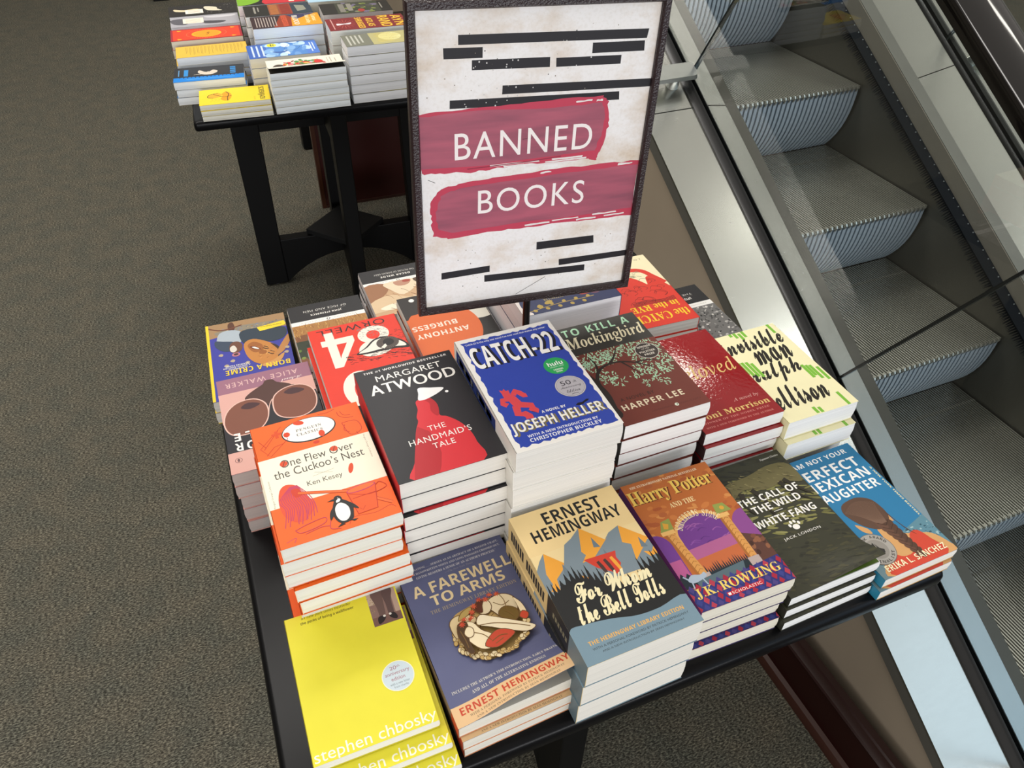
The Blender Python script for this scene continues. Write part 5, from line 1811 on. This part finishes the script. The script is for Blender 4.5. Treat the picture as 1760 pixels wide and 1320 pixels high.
# row of rivet dots along the brush rail
dd = MB()
s = -.6
while s < 3.6:
    p = ep(2.0365, -1.6165, s)
    dd.box(p[0] - .0012, p[1] - .0012, p[2] - .0012, p[0] + .0012, p[1] + .0012, p[2] + .0012, mat('#aab0b4', .4, .6))
    s += .030
dd.build('rivet_line', br, fix=False)

# glass panes with fine gaps
m_gl = bpy.data.materials.new('clear_glass'); m_gl.use_nodes = True
nt = m_gl.node_tree; nt.nodes.clear()
o_ = nt.nodes.new('ShaderNodeOutputMaterial'); mxs = nt.nodes.new('ShaderNodeMixShader')
fr_ = nt.nodes.new('ShaderNodeFresnel'); fr_.inputs['IOR'].default_value = 1.52
tr_ = nt.nodes.new('ShaderNodeBsdfTransparent'); tr_.inputs[0].default_value = (.945, .965, .958, 1)
gl_ = nt.nodes.new('ShaderNodeBsdfGlossy'); gl_.inputs['Roughness'].default_value = .004
ge_ = nt.nodes.new('ShaderNodeNewGeometry'); ma_ = nt.nodes.new('ShaderNodeMath'); ma_.operation = 'MULTIPLY_ADD'; ma_.inputs[1].default_value = -1; ma_.inputs[2].default_value = 1
mb_ = nt.nodes.new('ShaderNodeMath'); mb_.operation = 'MULTIPLY'
nt.links.new(ge_.outputs['Backfacing'], ma_.inputs[0]); nt.links.new(ma_.outputs[0], mb_.inputs[0]); nt.links.new(fr_.outputs[0], mb_.inputs[1])
nt.links.new(mb_.outputs[0], mxs.inputs[0]); nt.links.new(tr_.outputs[0], mxs.inputs[1]); nt.links.new(gl_.outputs[0], mxs.inputs[2]); nt.links.new(mxs.outputs[0], o_.inputs[0])
m_ge = mat('#2c312e', .2, 0, .5, 0)


def seg_prism(prof, m, me_, s0, s1, name):
    b = MB()
    n = len(prof)
    v = [ep(a_, c_, s0) for a_, c_ in prof] + [ep(a_, c_, s1) for a_, c_ in prof]
    fs = [(i, (i + 1) % n, n + (i + 1) % n, n + i) for i in range(n)]
    b.add(v, [fs[1], fs[3]], m)
    b.add(v, [fs[0], fs[2], (0, 1, 2, 3)[::-1], (4, 5, 6, 7)], me_)
    return b.build(name, es)


joints = [S0, -1.596, -.683, .230, 1.143, 2.056, 2.969, 3.882, S1]
for a_, b_ in zip(joints[:-1], joints[1:]):
    seg_prism([(1.2785, ND - .01), (1.2895, ND - .01), (1.2895, -.845), (1.2785, -.845)], m_gl, m_ge, a_ + .0032, b_ - .0032, 'glass_pane')
    seg_prism([(2.2165, ND - .01), (2.2275, ND - .01), (2.2275, -.845), (2.2165, -.845)], m_gl, m_ge, a_ + .0032, b_ - .0032, 'glass_pane')

b = MB()
b.prism([(1.2792, ND - .008), (1.2888, ND - .008), (1.2888, -.847), (1.2792, -.847)], lambda x, n, s: ep(x, n, s), .230 - .0031, .230 + .0031, mat('#1c1f1e', .25, 0, .6, 0))
b.build('pane_seal', es)

# handrails: a black rubber C-section on a steel track
for cx in (1.284, 2.222):
    prof = []
    for i in range(17):
        a_ = math.pi * (1.12 - 1.24 * i / 16)
        prof.append((cx + .050 * math.cos(a_), -.806 + .026 * math.sin(a_)))
    prof += [(cx + .046, -.828), (cx + .030, -.831), (cx + .030, -.822), (cx - .030, -.822), (cx - .030, -.831), (cx - .046, -.828)]
    h_ = esc_strip('handrail', prof, M_RAIL, smooth=True)
    tr = MB()
    tr.prism([(cx - .029, -.8225), (cx - .029, -.838), (cx - .012, -.846), (cx + .012, -.846), (cx + .029, -.838), (cx + .029, -.8225)], lambda x, n, s: ep(x, n, s), S0, S1, M_STEEL)
    tr.build('track', h_)

# steps
NOSE_Y, NOSE_Z = 1.853, -.900
DP, RS = .4, .4 * math.tan(R(30))
SX0, SX1 = 1.426, 2.0430


def step_mesh():
    b = MB()
    L_ = SX1 - SX0
    n = 69
    p = L_ / n
    yb = DP + .07
    for i in range(n):
        x0 = SX0 + i * p
        x1 = x0 + p * .46
        # rib
        v = [ep0(x0, 0, 0), ep0(x1, 0, 0), ep0(x1, yb, 0), ep0(x0, yb, 0), ep0(x0, 0, -.010), ep0(x1, 0, -.010), ep0(x1, yb, -.010), ep0(x0, yb, -.010)]
        b.add(v, [(0, 1, 2, 3), (0, 4, 5, 1), (3, 2, 6, 7), (1, 5, 6, 2), (0, 3, 7, 4)], M_TREAD)
    for i in range(0, n, 1):
        x0 = SX0 + i * p
        b.add([ep0(x0, .375, .0006), ep0(x0 + p * .5, .375, .0006), ep0(x0 + p * .5, .385, .0006), ep0(x0, .385, .0006)], [(0, 1, 2, 3)], M_CLEAT)
    b.add([ep0(SX0, .002, -.0098), ep0(SX1, .002, -.0098), ep0(SX1, yb, -.0098), ep0(SX0, yb, -.0098)], [(0, 1, 2, 3)], M_TREAD_D)
    return b


def ep0(x, y, z):
    return (x * KE, y * KE, z * KE)


def rise_y(t):
    return .003 + .072 * t ** 2.6


def riser_mesh():
    b = MB()
    L_ = SX1 - SX0
    n = 34
    p = L_ / n
    m = 8
    for i in range(n):
        x0 = SX0 + i * p + p * .04
        x1 = x0 + p * .62
        v = []
        for j in range(m + 1):
            t = j / m
            y, z = rise_y(t), -.011 - (RS - .011) * t
            v += [ep0(x0, y + .006, z), ep0(x0, y, z), ep0(x1, y, z), ep0(x1, y + .006, z)]
        f = []
        for j in range(m):
            for q in range(3):
                f.append((4 * j + q, 4 * j + q + 1, 4 * j + 4 + q + 1, 4 * j + 4 + q))
        f.append((0, 1, 2, 3))
        b.add(v, f, M_RISER)
    v = []
    for j in range(m + 1):
        t = j / m
        y, z = rise_y(t), -.011 - (RS - .011) * t
        v += [ep0(SX0, y + .0055, z), ep0(SX1, y + .0055, z)]
    b.add(v, [(2 * j, 2 * j + 1, 2 * j + 3, 2 * j + 2) for j in range(m)], M_RISER_D)
    return b


def teeth_mesh():
    """cleated nose: small pale teeth where the ribs meet the riser"""
    b = MB()
    L_ = SX1 - SX0
    n = 34
    p = L_ / n
    for i in range(n):
        x0 = SX0 + i * p + p * .04
        x1 = x0 + p * .30
        v = [ep0(x0, .0, .0005), ep0(x1, .0, .0005), ep0(x1, -.004, -.006), ep0(x0, -.004, -.006), ep0(x0, .003, -.020), ep0(x1, .003, -.020), ep0(x0, .008, .0005), ep0(x1, .008, .0005)]
        b.add(v, [(3, 2, 1, 0), (4, 5, 2, 3), (0, 1, 7, 6), (0, 6, 4, 3), (1, 2, 5, 7)], M_TREAD)
    return b


protos = (step_mesh().build('tread', None, fix=False), riser_mesh().build('riser', None, fix=False), teeth_mesh().build('nose_cleats', None, fix=False))
first = True
for k in range(-3, 6):
    y = (NOSE_Y - k * DP) * KE
    z = (NOSE_Z - k * RS) * KE + CAM_Z
    e = bpy.data.objects.new('step', None); COL.objects.link(e); e.parent = es; e.location = (0, y, z); e.empty_display_size = .05
    for pr in protos:
        c = pr if first else pr.copy()
        if not first:
            COL.objects.link(c)
        c.parent = e
    first = False
# holding brackets on the outer decks
def bracket(cx, s=1.13):
    b = MB()
    cx0, cx1 = (cx - .080, cx + .080)
    prof = rounded(cx0, s - .026, cx1, s + .026, .012, 3)
    n = len(prof)
    v = [ep(x, ND + .044, q) for x, q in prof] + [ep(cx + (x - cx) * .93, ND + .056, s + (q - s) * .86) for x, q in prof]
    b.add(v, [tuple(range(n)), tuple(range(n, 2 * n))[::-1]] + [(i, (i + 1) % n, n + (i + 1) % n, n + i) for i in range(n)], M_BRK)
    o = b.build('deck_bracket', es, smooth=True, angle=50)
    for dx in (-.046, .028):
        f = MB()
        ring = [(.013 * math.cos(i * math.pi / 6), .013 * math.sin(i * math.pi / 6)) for i in range(12)]
        v = [ep(cx + dx + x * 1.5, ND + .0003, s + q * 1.4) for x, q in ring] + [ep(cx + dx + x, ND + .020, s + q) for x, q in ring] + [ep(cx + dx + x * 1.1, ND + .0438, s + q * 1.1) for x, q in ring]
        f.add(v, [tuple(range(12)), tuple(range(24, 36))[::-1]] + [(12 * r_ + i, 12 * r_ + (i + 1) % 12, 12 * r_ + 12 + (i + 1) % 12, 12 * r_ + 12 + i) for r_ in (0, 1) for i in range(12)], M_BRK)
        f.build('bracket_foot', o, smooth=True)


M_BRK = mat('#b9bbb6', .28, .85, .5, .03, 30)
bracket(1.195)
bracket(2.322, 1.055)

# ------------------------------------------------------------------ the shop floor and its edge trim
def struct(o):
    o['kind'] = 'structure'
    return o


m_ca, nt, bs = node_mat('carpet_loop_pile')
tc = nt.nodes.new('ShaderNodeTexCoord')
mp = nt.nodes.new('ShaderNodeMapping'); mp.inputs['Scale'].default_value = (150, 330, 300)
n1 = nt.nodes.new('ShaderNodeTexNoise'); n1.inputs['Scale'].default_value = 1; n1.inputs['Detail'].default_value = 3; n1.inputs['Roughness'].default_value = .7
r1 = nt.nodes.new('ShaderNodeValToRGB')
r1.color_ramp.elements[0].position = .34; r1.color_ramp.elements[0].color = srgb('#24221d')
r1.color_ramp.elements[1].position = .70; r1.color_ramp.elements[1].color = srgb('#959180')
e1 = r1.color_ramp.elements.new(.50); e1.color = srgb('#55524a')
n2 = nt.nodes.new('ShaderNodeTexNoise'); n2.inputs['Scale'].default_value = 14; n2.inputs['Detail'].default_value = 4
r2 = nt.nodes.new('ShaderNodeValToRGB')
r2.color_ramp.elements[0].position = .36; r2.color_ramp.elements[0].color = (.86, .90, .90, 1)
r2.color_ramp.elements[1].position = .64; r2.color_ramp.elements[1].color = (1.06, 1.03, .98, 1)
mx = nt.nodes.new('ShaderNodeMix'); mx.data_type = 'RGBA'; mx.blend_type = 'MULTIPLY'; mx.inputs[0].default_value = 1
bp = nt.nodes.new('ShaderNodeBump'); bp.inputs['Strength'].default_value = .8; bp.inputs['Distance'].default_value = .004
nt.links.new(tc.outputs['Object'], mp.inputs[0]); nt.links.new(mp.outputs[0], n1.inputs['Vector']); nt.links.new(n1.outputs['Fac'], r1.inputs[0])
nt.links.new(tc.outputs['Object'], n2.inputs['Vector']); nt.links.new(n2.outputs['Fac'], r2.inputs[0])
nt.links.new(r1.outputs[0], mx.inputs[6]); nt.links.new(r2.outputs[0], mx.inputs[7]); nt.links.new(mx.outputs[2], bs.inputs['Base Color'])
nt.links.new(n1.outputs['Fac'], bp.inputs['Height']); nt.links.new(bp.outputs[0], bs.inputs['Normal'])
bs.inputs['Roughness'].default_value = .95; bs.inputs['Specular IOR Level'].default_value = .1

b = MB(); b.box(-6, -2.5, -.25, .96, 9.5, 0, m_ca); struct(b.build('floor'))
b = MB(); b.box(2.23, -2.5, -.25, 8, 9.5, 0, m_ca); struct(b.build('floor_far'))
b = MB(); b.box(-.5, -4.5, -3.6, 3.6, 9.5, -3.5, mat('#3c3a36', .6)); struct(b.build('floor_lower'))

# mahogany base along the floor edge
tr_ = MB()
def edge(prof, m):
    tr_.prism(prof, lambda x, z, y: (x, y, z), -2.5, 9.5, m)
edge([(.908, .0005), (.910, .010), (.916, .018), (.927, .020), (.927, .0005)], M_WOOD_L)
edge([(.9272, .0005), (.9272, .020), (.947, .086), (.968, .086), (.968, .0005)], M_WOOD)
edge([(.945, .0862), (.944, .090), (.948, .093), (.957, .0945), (.966, .094), (.970, .097), (.986, .097), (.986, .0862)], M_WOOD_C)
struct(tr_.build('baseboard_escalator', smooth=True, angle=25))

b = MB(); b.box(-6, 9.5, 0, 8, 9.7, 4.6, mat('#8d8474', .7)); struct(b.build('wall_back'))
b = MB(); b.box(-6.2, -2.5, 0, -6, 9.7, 4.6, mat('#8d8474', .7)); struct(b.build('wall_left'))

# dark red panel standing behind the further table
t = empty('mahogany_panel', (.80, 3.10, 0), R(-2), 'dark red mahogany panel on the carpet behind the further table', 'panel')
b = MB(); b.box(-.345, -.012, .012, .09, .012, .62, brushed('mahogany_dark', '#3a0f0a', .35, (6, 40, 40), metal=0)); b.build('body', t)
b = MB(); b.box(-.345, -.016, 0, .09, .016, .0119, M_WOOD_L); b.build('base', t)
b = MB(); b.box(-.362, -.016, .0, -.3455, .016, .62, brushed('mahogany_lit_edge', '#45220f', .35, (6, 40, 40), metal=0)); b.build('corner_board', t)  # browner end strip: light on the panel's edge is painted into its colour
# stand seen far under the further table
t = empty('black_stand', (.60, 3.74, 0), 0, 'black stand with steel glide far under the further table', 'stand')
b = MB(); b.box(-.12, -.03, .007, .06, .03, .70, M_BLACK2); b.build('post', t, bevel=.003)
b = MB(); b.box(-.02, -.034, 0, .04, .034, .0068, mat('#b9bbbd', .3, 1)); b.build('glide', t)
t = empty('black_stand', (.02, 6.66, 0), 0, 'black fixture foot at the far end of the aisle', 'stand')
b = MB(); b.box(-.06, -.03, 0, .05, .03, .80, M_BLACK2); b.build('post', t, bevel=.003)
